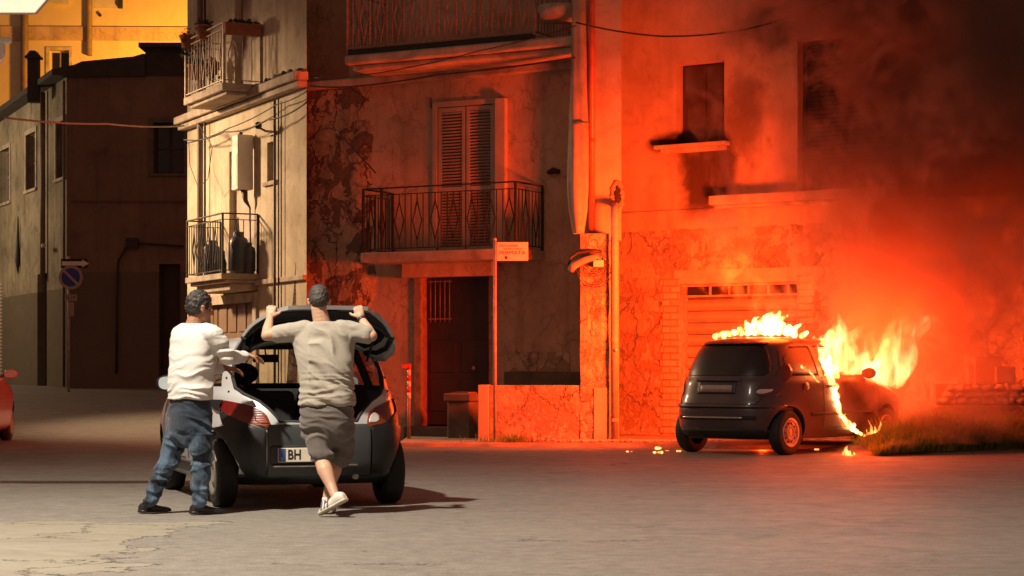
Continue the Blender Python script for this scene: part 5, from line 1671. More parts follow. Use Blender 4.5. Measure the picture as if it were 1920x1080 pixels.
# tailgate seam: shadow gaps
sm = MB(); pts = []
for x, z in [(-.60, 1.38), (-.70, 1.10), (-.66, .90), (-.62, .70), (-.58, .655), (.58, .655), (.62, .70), (.66, .90), (.70, 1.10), (.60, 1.38)]:
    pts.append((x, z))
out = []
for i in range(len(pts) - 1):
    for k in range(8):
        t = k / 8; x = pts[i][0] * (1 - t) + pts[i + 1][0] * t; z = pts[i][1] * (1 - t) + pts[i + 1][1] * t
        x = math.copysign(min(abs(x), bb.prm(z)[0] * 0.93), x)
        out.append((x, bb.rear(x, z) + 0.0, z))
sm.tube(out, 0.006, 5); obj('tailgate_seam', sm, M['rubber'], bc_)
for sg in (-1, 1):
    keys = [(.76, .60, .73), (.80, .56, .755), (.90, .60, .765), (1.00, .665, .765), (1.10, .70, .745), (1.17, .70, .715)]
    rows = [(z, sg * a, sg * min(b, bb.prm(z)[0] * 0.975)) for z, a, b in interp_rows(keys, 16)]
    tl = obj('tail_lamp', bb.rear_patch(rows, 0.012, 16, 0.02), M['lens_burn'], bc_, bevel=0.005)
    rows = [(z, sg * a, sg * b) for z, a, b in interp_rows([(.79, .59, .64), (.82, .57, .70), (.85, .60, .71)], 5)]
    obj('reversing_lens', bb.rear_patch(rows, 0.015, 10, 0.0), M['lens_clear'], tl)
obj('bumper_step', bb.rear_patch(interp_rows([(.615, -.80, .80), (.64, -.80, .80), (.655, -.78, .78)], 5), 0.035, 30, 0.02), M['paint_burn'], bc_, bevel=0.008)
obj('bumper_line', bb.rear_patch([(.60, -.79, .79), (.612, -.79, .79)], 0.002, 30, 0.02), M['rubber'], bc_)
obj('bumper_strip', bb.rear_patch(interp_rows([(.455, -.60, .60), (.505, -.60, .60)], 4), 0.012, 30, 0.02), M['rubber'], bc_)
obj('chrome_strip', bb.rear_patch([(.470, -.52, .44), (.492, -.52, .44)], 0.018, 26, 0.02), M['chrome'], bc_)
obj('rear_apron', bb.rear_patch(interp_rows([(.215, -.68, .68), (.33, -.76, .76)], 5), 0.004, 26, 0.02), M['rubber'], bc_)
obj('plate_holder', bb.rear_patch(interp_rows([(.785, -.29, .29), (.80, -.30, .30), (.93, -.30, .30), (.945, -.29, .29)], 8), 0.004, 16, 0.02), M['black_plastic'], bc_)
obj('number_plate', bb.rear_patch([(.81, -.25, .25), (.90, -.25, .25)], 0.010, 10, 0.02), M['sign_grey'], bc_)
obj('tailgate_handle', bb.rear_patch([(.955, -.36, .36), (.968, -.36, .36), (.982, -.35, .35)], 0.022, 16, 0.02), M['paint_burn'], bc_, bevel=0.004)
# three round headrests inside are hidden by the soot; front seats and dash remain
seat(bc_, -0.36, 1.72, 0.52); seat(bc_, 0.36, 1.72, 0.52)
obj('dashboard', MB().box(-0.64, 0.64, 2.5, 2.85, 0.72, 0.97), M['interior'], bc_, bevel=0.05)
obj('side_glass', bb.side_patch(interp_rows([(1.015, .52, 1.29), (1.25, .58, 1.29), (1.42, .80, 1.29)], 8), 1, -0.010, 12, 0.014), M['glass_soot'], bc_)
for sg in (-1, 1):
    pts = []
    dp_ = [(1.31, .34), (1.31, 1.0), (2.70, 1.01), (2.74, .62), (2.62, .34), (1.31, .34)]
    for i in range(len(dp_) - 1):
        for k in range(8):
            t = k / 8; y_ = dp_[i][0] * (1 - t) + dp_[i + 1][0] * t; z_ = dp_[i][1] * (1 - t) + dp_[i + 1][1] * t
            pts.append((sg * (bb.side(y_, z_) + 0.0005), y_, z_))
    obj('door_gap', MB().tube(pts, 0.005, 5), M['rubber'], bc_)
    obj('door_handle', MB().box(-0.014, 0.014, -0.09, 0.09, -0.018, 0.018), M['paint_burn'], bc_, loc=(sg * (bb.side(1.50, .88) + 0.014), 1.50, .88), bevel=0.006)
    obj('side_moulding', bb.side_patch([(.50, 1.0, 2.55), (.54, 1.0, 2.55)], sg, 0.012, 16, 0.02), M['rubber'], bc_)
    mirror(bc_, sg * (bb.side(2.55, 1.05) + 0.16), 2.50, 1.05, sg, 'glass_soot', 'rubber')
    fl = MB(); rws = []
    for z in np.linspace(.64, .84, 6):
        row = []
        for j in range(7):
            x = sg * (0.48 + 0.24 * j / 6); w_, yr_, yf_, e_ = bb.prm(z)
            row.append((x, (yr_ + yf_) / 2 + (yf_ - yr_) / 2 * max(0, 1 - (abs(x) / w_) ** e_) ** (1 / e_) + 0.01, z))
        rws.append(row)
    fl.grid(rws); obj('headlamp', fl, M['lens_clear'], bc_)
obj('fuel_flap', MB().lathe([(0.0, 0.003), (0.072, 0.003), (0.075, 0.0)], 28, (0, 0, 0), 'x'), M['paint_burn'], bc_, loc=(bb.side(0.92, .86) + 0.001, 0.92, .86))
obj('floor', MB().box(-0.66, 0.66, 0.3, 3.0, 0.26, 0.36), M['interior'], bc_)

# ---------------- red car at the left edge
rc = thing('red_car', 'red car only just entering the picture at the left edge, mirror lit by the fire', 'car', (J(-2, 0, 28.3).x - 0.86, 27.6, 0), R(6))
cut = [kb.solid(list(np.linspace(0.36, 1.30, 20)) + [1.325], 0.055, 90, 1)]
for p_ in (sw_rear, sw_front): cut.append(MB().prism(p_, 'x', -1.2, 1.2))
cut.append(MB().prism(ws_, 'y', 1.7, 3.3))
for yy in (0.47, 2.90):
    for sg in (-1, 1): cut.append(circle_cut(yy, 0.325, sg * 0.62, sg * 1.0))
obj('body', boolean(kb.solid(zlist(KA)).mesh('body'), cut, [M['paint_red'], M['interior']]), None, rc)
for sg in (-1, 1):
    for yy in (0.47, 2.90): wheel(rc, sg * 0.690, yy, 0.275, 0.175, sg)
    mirror(rc, sg * (kb.side(2.40, 1.0) + 0.17), 2.38, 1.03, sg, 'mirror_glass', 'paint_red')
    rows = [(z, sg * a, sg * b) for z, a, b in interp_rows([(.60, .56, .76), (.70, .55, .78), (.86, .60, .765)], 10)]
    obj('tail_lamp', kb.rear_patch(rows, 0.012, 12, 0.02), M['lens_burn'], rc)
    obj('side_window', kb.side_patch(interp_rows([(.965, .47, 1.30), (1.20, .60, 1.30), (1.28, .85, 1.30)], 8), sg, -0.012, 8, 0.016), M['glass_dark'], rc)
    obj('side_window', kb.side_patch(interp_rows([(.965, 1.34, 2.53), (1.10, 1.34, 2.33), (1.285, 1.34, 1.95)], 8), sg, -0.012, 8, 0.016), M['glass_dark'], rc)
obj('rear_window', kb.rear_patch(interp_rows([(.95, -.60, .60), (1.10, -.56, .56), (1.29, -.46, .46)], 10), 0.006, 18, 0.02), M['glass_dark'], rc)
obj('rear_bumper', kb.rear_patch(interp_rows([(.26, -.78, .78), (.60, -.80, .80)], 8), 0.02, 26, 0.02), M['paint_red'], rc)
obj('number_plate', MB().box(-0.26, 0.26, -0.035, -0.024, 0.40, 0.51), M['plate'], rc)


# ------------------------------------------------------------------ people
def blob_chain(mb, pts, rs, step=0.4):
    """a tapered limb: closely set balls, later fused by a voxel remesh"""
    for i in range(len(pts) - 1):
        a, b = Vector(pts[i]), Vector(pts[i + 1]); L = (b - a).length
        n = max(1, int(L / (min(rs[i], rs[i + 1]) * step)))
        for k in range(n + (1 if i == len(pts) - 2 else 0)):
            t = k / n
            mb.ball(a.lerp(b, t), rs[i] * (1 - t) + rs[i + 1] * t, 12, 8)


def ell_loft(mb, stations, n=32, e=2.3):
    """stations: (centre, half-width vector, half-depth vector)"""
    rows = []
    for c, u, v in stations:
        c = Vector(c); u = Vector(u); v = Vector(v)
        rows.append([c + u * math.copysign(abs(math.cos(a)) ** (2 / e), math.cos(a)) + v * math.copysign(abs(math.sin(a)) ** (2 / e), math.sin(a)) for a in np.linspace(0, 2 * math.pi, n, endpoint=False)])
    # refine between stations with Catmull-Rom
    fine = []
    for i in range(len(rows) - 1):
        p0 = rows[max(i - 1, 0)]; p1 = rows[i]; p2 = rows[i + 1]; p3 = rows[min(i + 2, len(rows) - 1)]
        for k in range(5):
            t = k / 5
            fine.append([0.5 * ((2 * b) + (c - a) * t + (2 * a - 5 * b + 4 * c - d) * t * t + (3 * b - a - 3 * c + d) * t ** 3) for a, b, c, d in zip(p0, p1, p2, p3)])
    fine.append(rows[-1])
    mb.grid(fine, closed=True)
    k = len(fine[0]); b = len(mb.v) - len(fine) * k
    mb.f.append(tuple(b + i for i in reversed(range(k)))); mb.m.append(0); mb.sm.append(True)
    e_ = b + (len(fine) - 1) * k
    mb.f.append(tuple(e_ + i for i in range(k))); mb.m.append(0); mb.sm.append(True)


def fuse(name, mb, mat, par, loc, voxel=0.007, smooth=4, folds=None):
    o = obj(name, mb, mat, par)
    r = o.modifiers.new('r', 'REMESH'); r.mode = 'VOXEL'; r.voxel_size = voxel; r.use_smooth_shade = True
    if smooth:
        s_ = o.modifiers.new('s', 'SMOOTH'); s_.factor = 0.6; s_.iterations = smooth
    bake(o)
    if not o.data.materials: o.data.materials.append(mat)
    if folds:
        me_ = o.data; nv = len(me_.vertices)
        co = np.empty(nv * 3); me_.vertices.foreach_get('co', co); co = co.reshape(-1, 3)
        no = np.empty(nv * 3); me_.vertices.foreach_get('normal', no); no = no.reshape(-1, 3)
        d = np.array([folds(Vector(c), Vector(n_)) for c, n_ in zip(co, no)])
        co = co + no * d[:, None]
        me_.vertices.foreach_set('co', co.ravel()); me_.update()
    return o


def ridge(v, seed=0.0):
    """sharp-crested fold noise"""
    n_ = mnoise.noise(v + Vector((seed, seed * 1.7, -seed)))
    return 1 - abs(n_) * 2.2


def skin_mat(name, base):
    t = NT(name)
    n_ = t.noise(9, 4)
    t.set(color=t.ramp(n_, [(0.3, tuple(c * 0.82 for c in base)), (0.7, base)]), rough=0.5, spec=0.4)
    t.put(t.b.inputs['Subsurface Weight'], 0.12)
    t.b.inputs['Subsurface Radius'].default_value = (0.02, 0.008, 0.005)
    t.bump(t.noise(60, 3), 0.1, 0.003)
    return t.mat


def cloth(name, c, var=0.12, weave=500, bump=0.3, rough=0.9, pale_col=None):
    t = NT(name)
    n_ = t.noise(3.0, 5, 0.6)
    col = t.ramp(n_, [(0.3, tuple(x * (1 - var) for x in c)), (0.7, tuple(min(1, x * (1 + var)) for x in c))])
    if pale_col:
        n2 = t.noise(5.0, 5, 0.65, co=t.co((1, 1, 0.6)), dist=0.5)
        zz = t.sep(t.co())[2]
        low_weight = t.ramp(t.math('ADD', zz, t.math('MULTIPLY', n2, 0.2)), [(0.55, 1.0), (0.85, 0.12)])  # paler patches weighted towards the bottom
        col = t.mix(t.math('MULTIPLY', t.ramp(n2, [(0.42, 0.0), (0.62, 1.0)]), low_weight), col, pale_col)
    t.set(color=col, rough=rough, spec=0.2)
    t.put(t.b.inputs['Sheen Weight'], 0.15)
    h = t.math('ADD', t.math('MULTIPLY', t.noise(22, 4, 0.6, dist=1.2), 1.0), t.math('MULTIPLY', t.noise(weave, 2), 0.1))
    t.bump(h, bump, 0.008)
    return t.mat


M['skin'] = skin_mat('skin', (0.56, 0.34, 0.23))
M['skin_tan'] = skin_mat('tanned skin', (0.36, 0.17, 0.10))
M['hair_dark'] = simple('dark hair', (0.022, 0.016, 0.014), 0.55, 0, 0.4, 40, 0.9, bscale=160)
M['hair_grey'] = simple('short greying hair', (0.045, 0.036, 0.030), 0.6, 0, 0.5, 40, 0.9, bscale=160)
M['shirt_white'] = cloth('white cotton', (0.60, 0.585, 0.56), 0.05)
M['tee'] = cloth('beige cotton', (0.34, 0.31, 0.26), 0.07)
M['jeans'] = cloth('blue denim', (0.016, 0.023, 0.036), 0.25, 600, 0.5, pale_col=(0.11, 0.175, 0.26))
M['shorts'] = cloth('grey brown cotton', (0.135, 0.118, 0.108), 0.12)
M['shoe_black'] = simple('black leather', (0.018, 0.016, 0.016), 0.4, 0, 0.3, 20, 0.2)
M['shoe_white'] = simple('white shoe leather', (0.66, 0.63, 0.56), 0.5, 0, 0.08, 20, 0.15)
M['stripe'] = simple('dark shoe stripes', (0.06, 0.06, 0.09), 0.5, 0, 0.1, 20, 0)
M['belt'] = simple('black belt', (0.015, 0.013, 0.013), 0.5, 0, 0.2, 20, 0.2)
M['sole'] = simple('shoe sole', (0.50, 0.47, 0.38), 0.7, 0, 0.1, 20, 0.1)
M['eye'] = simple('eye', (0.7, 0.68, 0.64), 0.2, 0, 0.02, 20, 0)
M['strap'] = simple('watch strap', (0.03, 0.02, 0.02), 0.5, 0, 0.2, 20, 0.1)


def head(mb, c, fwd, up=(0, 0, 1), s=1.0):
    """skull, jaw, nose, ears, brow; fwd is the way the face looks"""
    c = Vector(c); f = Vector(fwd).normalized(); u = Vector(up); u = (u - f * u.dot(f)).normalized(); r = f.cross(u)
    Rm = Matrix((r, f, u)).transposed()
    def P(x, y, z): return c + (r * x + f * y + u * z) * s
    def E(x, y, z, a, b, d): mb.ball(P(x, y, z), (a * s, b * s, d * s), 16, 12, rot=Rm)
    E(0, -0.008, 0.025, 0.076, 0.096, 0.092)        # skull
    E(0, 0.030, -0.030, 0.062, 0.062, 0.078)        # face
    E(0, 0.045, -0.085, 0.038, 0.038, 0.030)        # chin
    E(0, 0.01, -0.065, 0.054, 0.055, 0.045)         # jaw
    E(0, 0.078, 0.012, 0.045, 0.016, 0.010)         # brow
    E(0, 0.098, -0.024, 0.013, 0.017, 0.022)        # nose
    E(0, 0.106, -0.036, 0.015, 0.012, 0.009)
    E(0, 0.084, -0.062, 0.024, 0.010, 0.006)        # upper lip
    E(0, 0.082, -0.074, 0.022, 0.010, 0.006)
    for sg in (-1, 1):
        E(sg * 0.040, 0.070, -0.030, 0.020, 0.018, 0.020)   # cheek
        E(sg * 0.078, -0.004, -0.012, 0.011, 0.019, 0.032)  # ear
        E(sg * 0.086, -0.010, 0.004, 0.006, 0.018, 0.014)
    return P, Rm


def hair_cap(mb, P, Rm, s=1.0, thick=0.012, low=-0.05, crown=0.0):
    def E(x, y, z, a, b, d): mb.ball(P(x, y, z), (a * s, b * s, d * s), 18, 14, rot=Rm)
    E(0, -0.016, 0.034 + crown, 0.078 + thick * 0.5, 0.094 + thick * 0.5, 0.086 + thick)
    E(0, -0.045, 0.0, 0.070 + thick * 0.5, 0.066 + thick * 0.5, 0.072)
    E(0, -0.050, low, 0.050, 0.045, 0.035)
    for sg in (-1, 1): E(sg * 0.066, -0.012, 0.012, 0.016, 0.035, 0.036)


def hand(mb, wrist, palm_dir, normal, thumb_side, curl, s=1.0, spread=0.9):
    """palm, four jointed fingers and a thumb. normal: out of the palm; curl: bend per joint (radians)"""
    w = Vector(wrist); d = Vector(palm_dir).normalized(); n_ = Vector(normal); n_ = (n_ - d * n_.dot(d)).normalized()
    t = d.cross(n_) * thumb_side
    blob_chain(mb, [w, w + d * 0.03 * s], [0.026 * s, 0.026 * s])
    for k in (-1.5, -0.5, 0.5, 1.5):
        blob_chain(mb, [w + d * 0.02 * s + t * (k * 0.011 * s), w + d * 0.085 * s + t * (k * 0.020 * s)], [0.017 * s, 0.0135 * s])
    L = {-1.5: (0.032, 0.020, 0.018), -0.5: (0.042, 0.026, 0.020), 0.5: (0.046, 0.029, 0.021), 1.5: (0.041, 0.025, 0.020)}
    for k, ls in L.items():
        p = w + d * 0.088 * s + t * (k * 0.021 * s * spread); dirv = d.copy(); pts = [p]; ang = 0
        for i, l in enumerate(ls):
            ang += curl[i] * (1 + 0.06 * k)
            dv = d * math.cos(ang) + n_ * math.sin(ang)
            p = p + dv * l * s; pts.append(p)
        blob_chain(mb, pts, [0.0098 * s, 0.0092 * s, 0.0085 * s, 0.0072 * s])
    p0 = w + d * 0.028 * s + t * 0.030 * s
    dt = (d * 0.55 + t * 0.75 + n_ * 0.35).normalized()
    p1 = p0 + dt * 0.042 * s
    dt2 = (d * 0.65 + t * 0.15 + n_ * 0.75).normalized()
    p2 = p1 + dt2 * 0.030 * s; p3 = p2 + (dt2 + n_ * 0.4).normalized() * 0.024 * s
    blob_chain(mb, [p0, p1, p2, p3], [0.016 * s, 0.012 * s, 0.0105 * s, 0.0085 * s])


def shoe(name, mb_main, heel, toe, par, mat, sole_mat, lift=0.0, w=0.048, ankle=None, h=0.075):
    heel = Vector(heel); toe = Vector(toe); d = (toe - heel); Ld = d.length; d.normalize()
    up = Vector((0, 0, 1)); up = (up - d * up.dot(d)).normalized(); r = d.cross(up)
    st = []
    for t, hw, hh in ((0.0, 0.55, 0.62), (0.06, 0.82, 0.92), (0.22, 0.90, 1.0), (0.42, 0.88, 0.86), (0.62, 1.06, 0.62), (0.80, 1.04, 0.50), (0.93, 0.80, 0.38), (1.0, 0.42, 0.24)):
        st.append((heel + d * (t * Ld) + up * (hh * h / 2), r * (w * hw), up * (hh * h / 2)))
    mb = MB(); ell_loft(mb, st, 24, 2.6)
    if ankle is not None:
        a = Vector(ankle); blob_chain(mb, [heel + d * 0.055 + up * h * 0.6, a], [0.042, 0.040])
    o = fuse(name, mb, mat, par, None, 0.006, 3)
    sm_ = MB(); st = []
    for t, hw in ((-0.012, 0.62), (0.06, 0.92), (0.22, 0.96), (0.42, 0.92), (0.62, 1.12), (0.80, 1.10), (0.93, 0.88), (1.015, 0.45)):
        st.append((heel + d * (t * Ld) + up * 0.008, r * (w * hw), up * 0.013))
    ell_loft(sm_, st, 24, 3.5)
    fuse('sole', sm_, sole_mat, o, None, 0.006, 1)
    return o, d, up, r


# ---------------- man in the beige T-shirt holding up the tailgate
P2 = J(610, 965, 15.0); base2 = Vector((P2.x, 15.0, 0))
m2 = thing('person', 'man in beige T-shirt and grey shorts seen from behind, arms raised on the open tailgate', 'person', tuple(base2))
def K(px, py, Y): return J(px, py, Y) - base2
X = Vector((1, 0, 0)); Yv = Vector((0, 1, 0)); Z = Vector((0, 0, 1))
sk = MB()
hc2 = K(598, 564, 15.10)
P_, Rm_ = head(sk, hc2, (-0.12, 1, -0.22), s=1.0)
blob_chain(sk, [hc2 + Vector((0, -0.025, -0.06)), K(604, 607, 15.08)], [0.060, 0.068])
ell_loft(sk, [(K(606, 615, 15.08), X * 0.16, Yv * 0.08), (K(607, 650, 15.07), X * 0.185, Yv * 0.11), (K(611, 720, 15.05), X * 0.165, Yv * 0.11), (K(613, 765, 15.06), X * 0.175, Yv * 0.12), (K(614, 790, 15.07), X * 0.165, Yv * 0.11)])
shL, shR = K(556, 622, 15.08), K(652, 620, 15.10)
elL, elR = K(500, 629, 15.03), K(697, 630, 15.08)
wrL, wrR = K(506, 597, 15.19), K(677, 597, 15.20)
for a, b, c in ((shL, elL, wrL), (shR, elR, wrR)):
    blob_chain(sk, [a, a.lerp(b, 0.5), b], [0.058, 0.052, 0.044], 0.3)
    blob_chain(sk, [b, b.lerp(c, 0.35), c], [0.042, 0.043, 0.028], 0.3)
hand(sk, wrL, (0.12, 0.25, 1.0), (0.1, 1, -0.25), -1, (1.0, 0.9, 0.5), 0.98)
hand(sk, wrR, (-0.30, 0.25, 1.0), (-0.1, 1, -0.25), 1, (1.0, 0.9, 0.5), 0.98)
# legs
hpL, knL, anL = K(590, 785, 15.06), K(601, 858, 15.02), K(629, 932, 14.80)
hpR, knR, anR = K(634, 785, 15.08), K(632, 858, 15.22), K(613, 932, 15.16)
for h_, k_, a_ in ((hpL, knL, anL), (hpR, knR, anR)):
    blob_chain(sk, [h_, k_], [0.085, 0.062], 0.3)
    back = Vector((0, -0.018, 0))
    blob_chain(sk, [k_, k_.lerp(a_, 0.32) + back, k_.lerp(a_, 0.7), a_, a_ + Vector((0, 0, -0.03))], [0.056, 0.062, 0.042, 0.034, 0.036], 0.3)
body2 = fuse('body', sk, M['skin'], m2, None, 0.0065, 3)
hm_ = MB(); hair_cap(hm_, P_, Rm_, 1.0, 0.004, -0.034)
fuse('hair', hm_, M['hair_grey'], m2, None, 0.007, 3, lambda c, n_: 0.007 * mnoise.noise(c * 75))
ey = MB()
for sg in (-1, 1): ey.ball(P_(sg * 0.031, 0.080, -0.006), 0.0115, 12, 8)
obj('eyes', ey, M['eye'], m2)
# T-shirt
ts = MB()
ell_loft(ts, [(K(604, 603, 15.075), X * 0.085, Yv * 0.075), (K(605, 612, 15.08), X * 0.165, Yv * 0.095), (K(606, 632, 15.08), X * 0.215, Yv * 0.125), (K(608, 668, 15.06), X * 0.218, Yv * 0.140), (K(611, 705, 15.05), X * 0.205, Yv * 0.140),
              (K(613, 738, 15.05), X * 0.207, Yv * 0.145), (K(613, 759, 15.05), X * 0.213, Yv * 0.148)], 40, 2.4)
blob_chain(ts, [K(572, 618, 15.08), shL, shL.lerp(elL, 0.62)], [0.080, 0.082, 0.072], 0.25)
blob_chain(ts, [K(640, 618, 15.09), shR, shR.lerp(elR, 0.72)], [0.080, 0.082, 0.070], 0.25)
blob_chain(ts, [K(566, 640, 15.07), K(572, 668, 15.06)], [0.080, 0.075], 0.25); blob_chain(ts, [K(648, 640, 15.08), K(644, 668, 15.06)], [0.080, 0.075], 0.25)
def folds_tee(c, n_):
    # drag lines from the lifted right shoulder down to the left hip
    q = c.x * 0.62 + c.z * 0.78
    warp = mnoise.noise(c * 4) * 0.10 + mnoise.noise(c * 11) * 0.02
    f1 = ridge(Vector(((q + warp) * 13, (c.x - c.z) * 2.2, 3)), 1.2)
    low = max(0, min(1, (1.12 - c.z) / 0.18))
    f2 = ridge(Vector((c.x * 3, c.y * 3, (c.z + warp) * 26)), 5.1)
    hi = max(0.15, min(1, (1.52 - c.z) / 0.12)) if c.x > -0.12 else 0.25
    return 0.021 * f1 * hi * (1 - 0.5 * low) + 0.014 * f2 * low - 0.006
fuse('t_shirt', ts, M['tee'], m2, None, 0.0075, 3, folds_tee)
# shorts
so = MB()
ell_loft(so, [(K(613, 750, 15.06), X * 0.185, Yv * 0.13), (K(613, 772, 15.06), X * 0.200, Yv * 0.145), (K(614, 800, 15.07), X * 0.205, Yv * 0.140), (K(614, 822, 15.08), X * 0.185, Yv * 0.12), (K(616, 840, 15.09), X * 0.12, Yv * 0.08)], 32, 2.4)
blob_chain(so, [K(592, 790, 15.06), K(598, 820, 15.04), K(603, 848, 15.02)], [0.108, 0.102, 0.097], 0.2)
blob_chain(so, [K(638, 790, 15.08), K(640, 822, 15.13), K(640, 852, 15.19)], [0.108, 0.100, 0.096], 0.2)
def folds_sh(c, n_):
    w_ = mnoise.noise(c * 5) * 0.09
    return 0.017 * ridge(Vector((c.x * 3.2, c.y * 3, (c.z + w_ + c.x * 0.3) * 17)), 2.2) - 0.006
fuse('shorts', so, M['shorts'], m2, None, 0.0075, 2, folds_sh)
# shoes: left one trailing on its toe
heelL = K(650, 938, 14.76); toeL = K(600, 969, 14.86); toeL.z = 0.012
s1_, d_, u_, r_v = shoe('shoe', None, heelL, toeL, m2, M['shoe_white'], M['sole'], ankle=anL + Vector((0.01, 0, -0.02)), h=0.085)
st3 = MB()
for k in range(3):
    c0_ = heelL + d_ * (0.135 + 0.030 * k)
    for sg in (-1, 1):
        st3.bar(c0_ + r_v * sg * 0.052 + u_ * 0.020 + d_ * 0.01, c0_ + r_v * sg * 0.030 + u_ * 0.074 - d_ * 0.012, 0.009, 0.010)
obj('shoe_stripes', st3, M['stripe'], s1_)
heelR = K(612, 955, 15.10); heelR.z = 0.012; 
shoe('shoe', None, heelR, heelR + Vector((0.01, 0.265, 0.0)), m2, M['shoe_white'], M['sole'], ankle=anR + Vector((0, 0, -0.02)), h=0.085)
wa = MB().lathe([(0.033, -0.014), (0.036, -0.010), (0.036, 0.010), (0.033, 0.014)], 20)
wme = wa.mesh('wristwatch'); dv = (wrR - elR).normalized()
wme.transform(Matrix.Translation(elR.lerp(wrR, 0.93)) @ dv.to_track_quat('Z', 'Y').to_matrix().to_4x4())
obj('wristwatch', wme, M['strap'], m2)

# ---------------- man in the white shirt leaning into the car
base1 = Vector((J(345, 0, 15.1).x, 15.1, 0))
m1 = thing('person', 'dark haired man in white long sleeved shirt and jeans reaching into the car boot', 'person', tuple(base1))
def K(px, py, Y): return J(px, py, Y) - base1
sk = MB()
fw = Vector((0.86, 0.5, -0.12)).normalized()
hc1 = K(375, 577, 15.18)
P_, Rm_ = head(sk, hc1, fw, s=1.0)
blob_chain(sk, [hc1 + Vector((-0.025, -0.01, -0.06)), K(362, 612, 15.16)], [0.058, 0.066])
# torso faces right and away: width axis runs from far left to near right
tw = Vector((0.72, -0.69, 0)); td = Vector((0.69, 0.72, 0))
ell_loft(sk, [(K(362, 622, 15.16), tw * 0.17, td * 0.09), (K(360, 660, 15.14), tw * 0.19, td * 0.12), (K(356, 715, 15.12), tw * 0.165, td * 0.115), (K(356, 760, 15.12), tw * 0.17, td * 0.12), (K(356, 790, 15.12), tw * 0.16, td * 0.11)])
s_R, e_R, w_R = K(398, 627, 15.02), K(426, 668, 15.06), K(461, 666, 15.30)
s_L, e_L, w_L = K(338, 628, 15.32), K(392, 690, 15.45), K(420, 690, 15.52)
for a, b, c in ((s_R, e_R, w_R), (s_L, e_L, w_L)):
    blob_chain(sk, [a, b], [0.055, 0.043], 0.3); blob_chain(sk, [b, b.lerp(c, 0.35), c], [0.042, 0.041, 0.028], 0.3)
hand(sk, w_R, (0.80, 0.55, -0.18), (0.25, 0.05, -1), -1, (0.25, 0.35, 0.3), 0.95)
hand(sk, w_L, (0.9, 0.15, -0.1), (0.1, 0.3, -1), -1, (0.3, 0.3, 0.3), 0.95)
body1 = fuse('body', sk, M['skin_tan'], m1, None, 0.0065, 3)
hm_ = MB(); hair_cap(hm_, P_, Rm_, 1.0, 0.016, -0.045, 0.004)
fuse('hair', hm_, M['hair_dark'], m1, None, 0.007, 3, lambda c, n_: 0.010 * mnoise.noise(c * 60))
ey = MB()
for sg in (-1, 1): ey.ball(P_(sg * 0.031, 0.080, -0.006), 0.0115, 12, 8)
obj('eyes', ey, M['eye'], m1)
sh = MB()
ell_loft(sh, [(K(366, 606, 15.16), tw * 0.085, td * 0.08), (K(364, 613, 15.16), tw * 0.15, td * 0.10), (K(361, 632, 15.15), tw * 0.212, td * 0.125), (K(361, 665, 15.14), tw * 0.215, td * 0.140), (K(359, 705, 15.12), tw * 0.200, td * 0.138), (K(358, 735, 15.12), tw * 0.202, td * 0.142),
              (K(356, 748, 15.12), tw * 0.196, td * 0.140)], 40, 2.4)
blob_chain(sh, [K(386, 624, 15.06), s_R, e_R], [0.082, 0.080, 0.062], 0.25)
blob_chain(sh, [e_R, e_R.lerp(w_R, 0.45), e_R.lerp(w_R, 0.86)], [0.062, 0.060, 0.043], 0.25)
blob_chain(sh, [K(345, 624, 15.28), s_L, e_L], [0.080, 0.078, 0.060], 0.25)
blob_chain(sh, [e_L, e_L.lerp(w_L, 0.7)], [0.058, 0.045], 0.25)
def folds_s1(c, n_):
    w_ = mnoise.noise(c * 5) * 0.08 + mnoise.noise(c * 13) * 0.015
    f1 = ridge(Vector((c.x * 2.4, c.y * 2.4, (c.z + w_ - 0.25 * c.x) * 15)), 7.3)
    arm = max(0, min(1, (c.x - 0.22) / 0.1))
    low = max(0.25, min(1, (1.35 - c.z) / 0.3))
    return 0.015 * f1 * max(low, arm) - 0.006
fuse('shirt', sh, M['shirt_white'], m1, None, 0.0075, 3, folds_s1)
obj('belt', MB().grid([[K(356, py_, 15.12) + (tw * math.cos(a) * 0.186 + td * math.sin(a) * 0.134) for a in np.linspace(0, 2 * math.pi, 40, endpoint=False)] for py_ in (744, 755)], closed=True), M['belt'], m1)
tr_ = MB()
ell_loft(tr_, [(K(356, 750, 15.12), tw * 0.178, td * 0.128), (K(356, 775, 15.12), tw * 0.190, td * 0.145), (K(356, 800, 15.12), tw * 0.190, td * 0.138), (K(356, 822, 15.12), tw * 0.165, td * 0.115), (K(356, 838, 15.12), tw * 0.10, td * 0.07)], 32, 2.4)
hL, kL, aL = K(337, 795, 15.20), K(318, 862, 15.20), K(279, 940, 15.14)
hR, kR, aR = K(374, 795, 15.06), K(378, 865, 15.04), K(372, 942, 15.02)
blob_chain(tr_, [hL, kL, kL.lerp(aL, 0.5), aL], [0.100, 0.077, 0.066, 0.055], 0.2)
blob_chain(tr_, [hR, kR, kR.lerp(aR, 0.5), aR], [0.102, 0.078, 0.067, 0.056], 0.2)
def folds_j(c, n_):
    w_ = mnoise.noise(c * 6) * 0.07 + mnoise.noise(c * 15) * 0.012
    k_ = 1.0 if c.z < 0.62 else 0.55
    return 0.019 * k_ * ridge(Vector((c.x * 4, c.y * 4, (c.z + w_ + 0.25 * c.x) * 15)), 9.9) - 0.007
fuse('jeans', tr_, M['jeans'], m1, None, 0.007, 2, folds_j)
hl = aL.copy(); hl.z = 0.012; hl.x -= 0.07
shoe('shoe', None, hl, hl + Vector((0.20, 0.175, 0)), m1, M['shoe_black'], M['shoe_black'], ankle=aL + Vector((0, 0, -0.01)))
hr_ = aR.copy(); hr_.z = 0.012; hr_.x -= 0.06
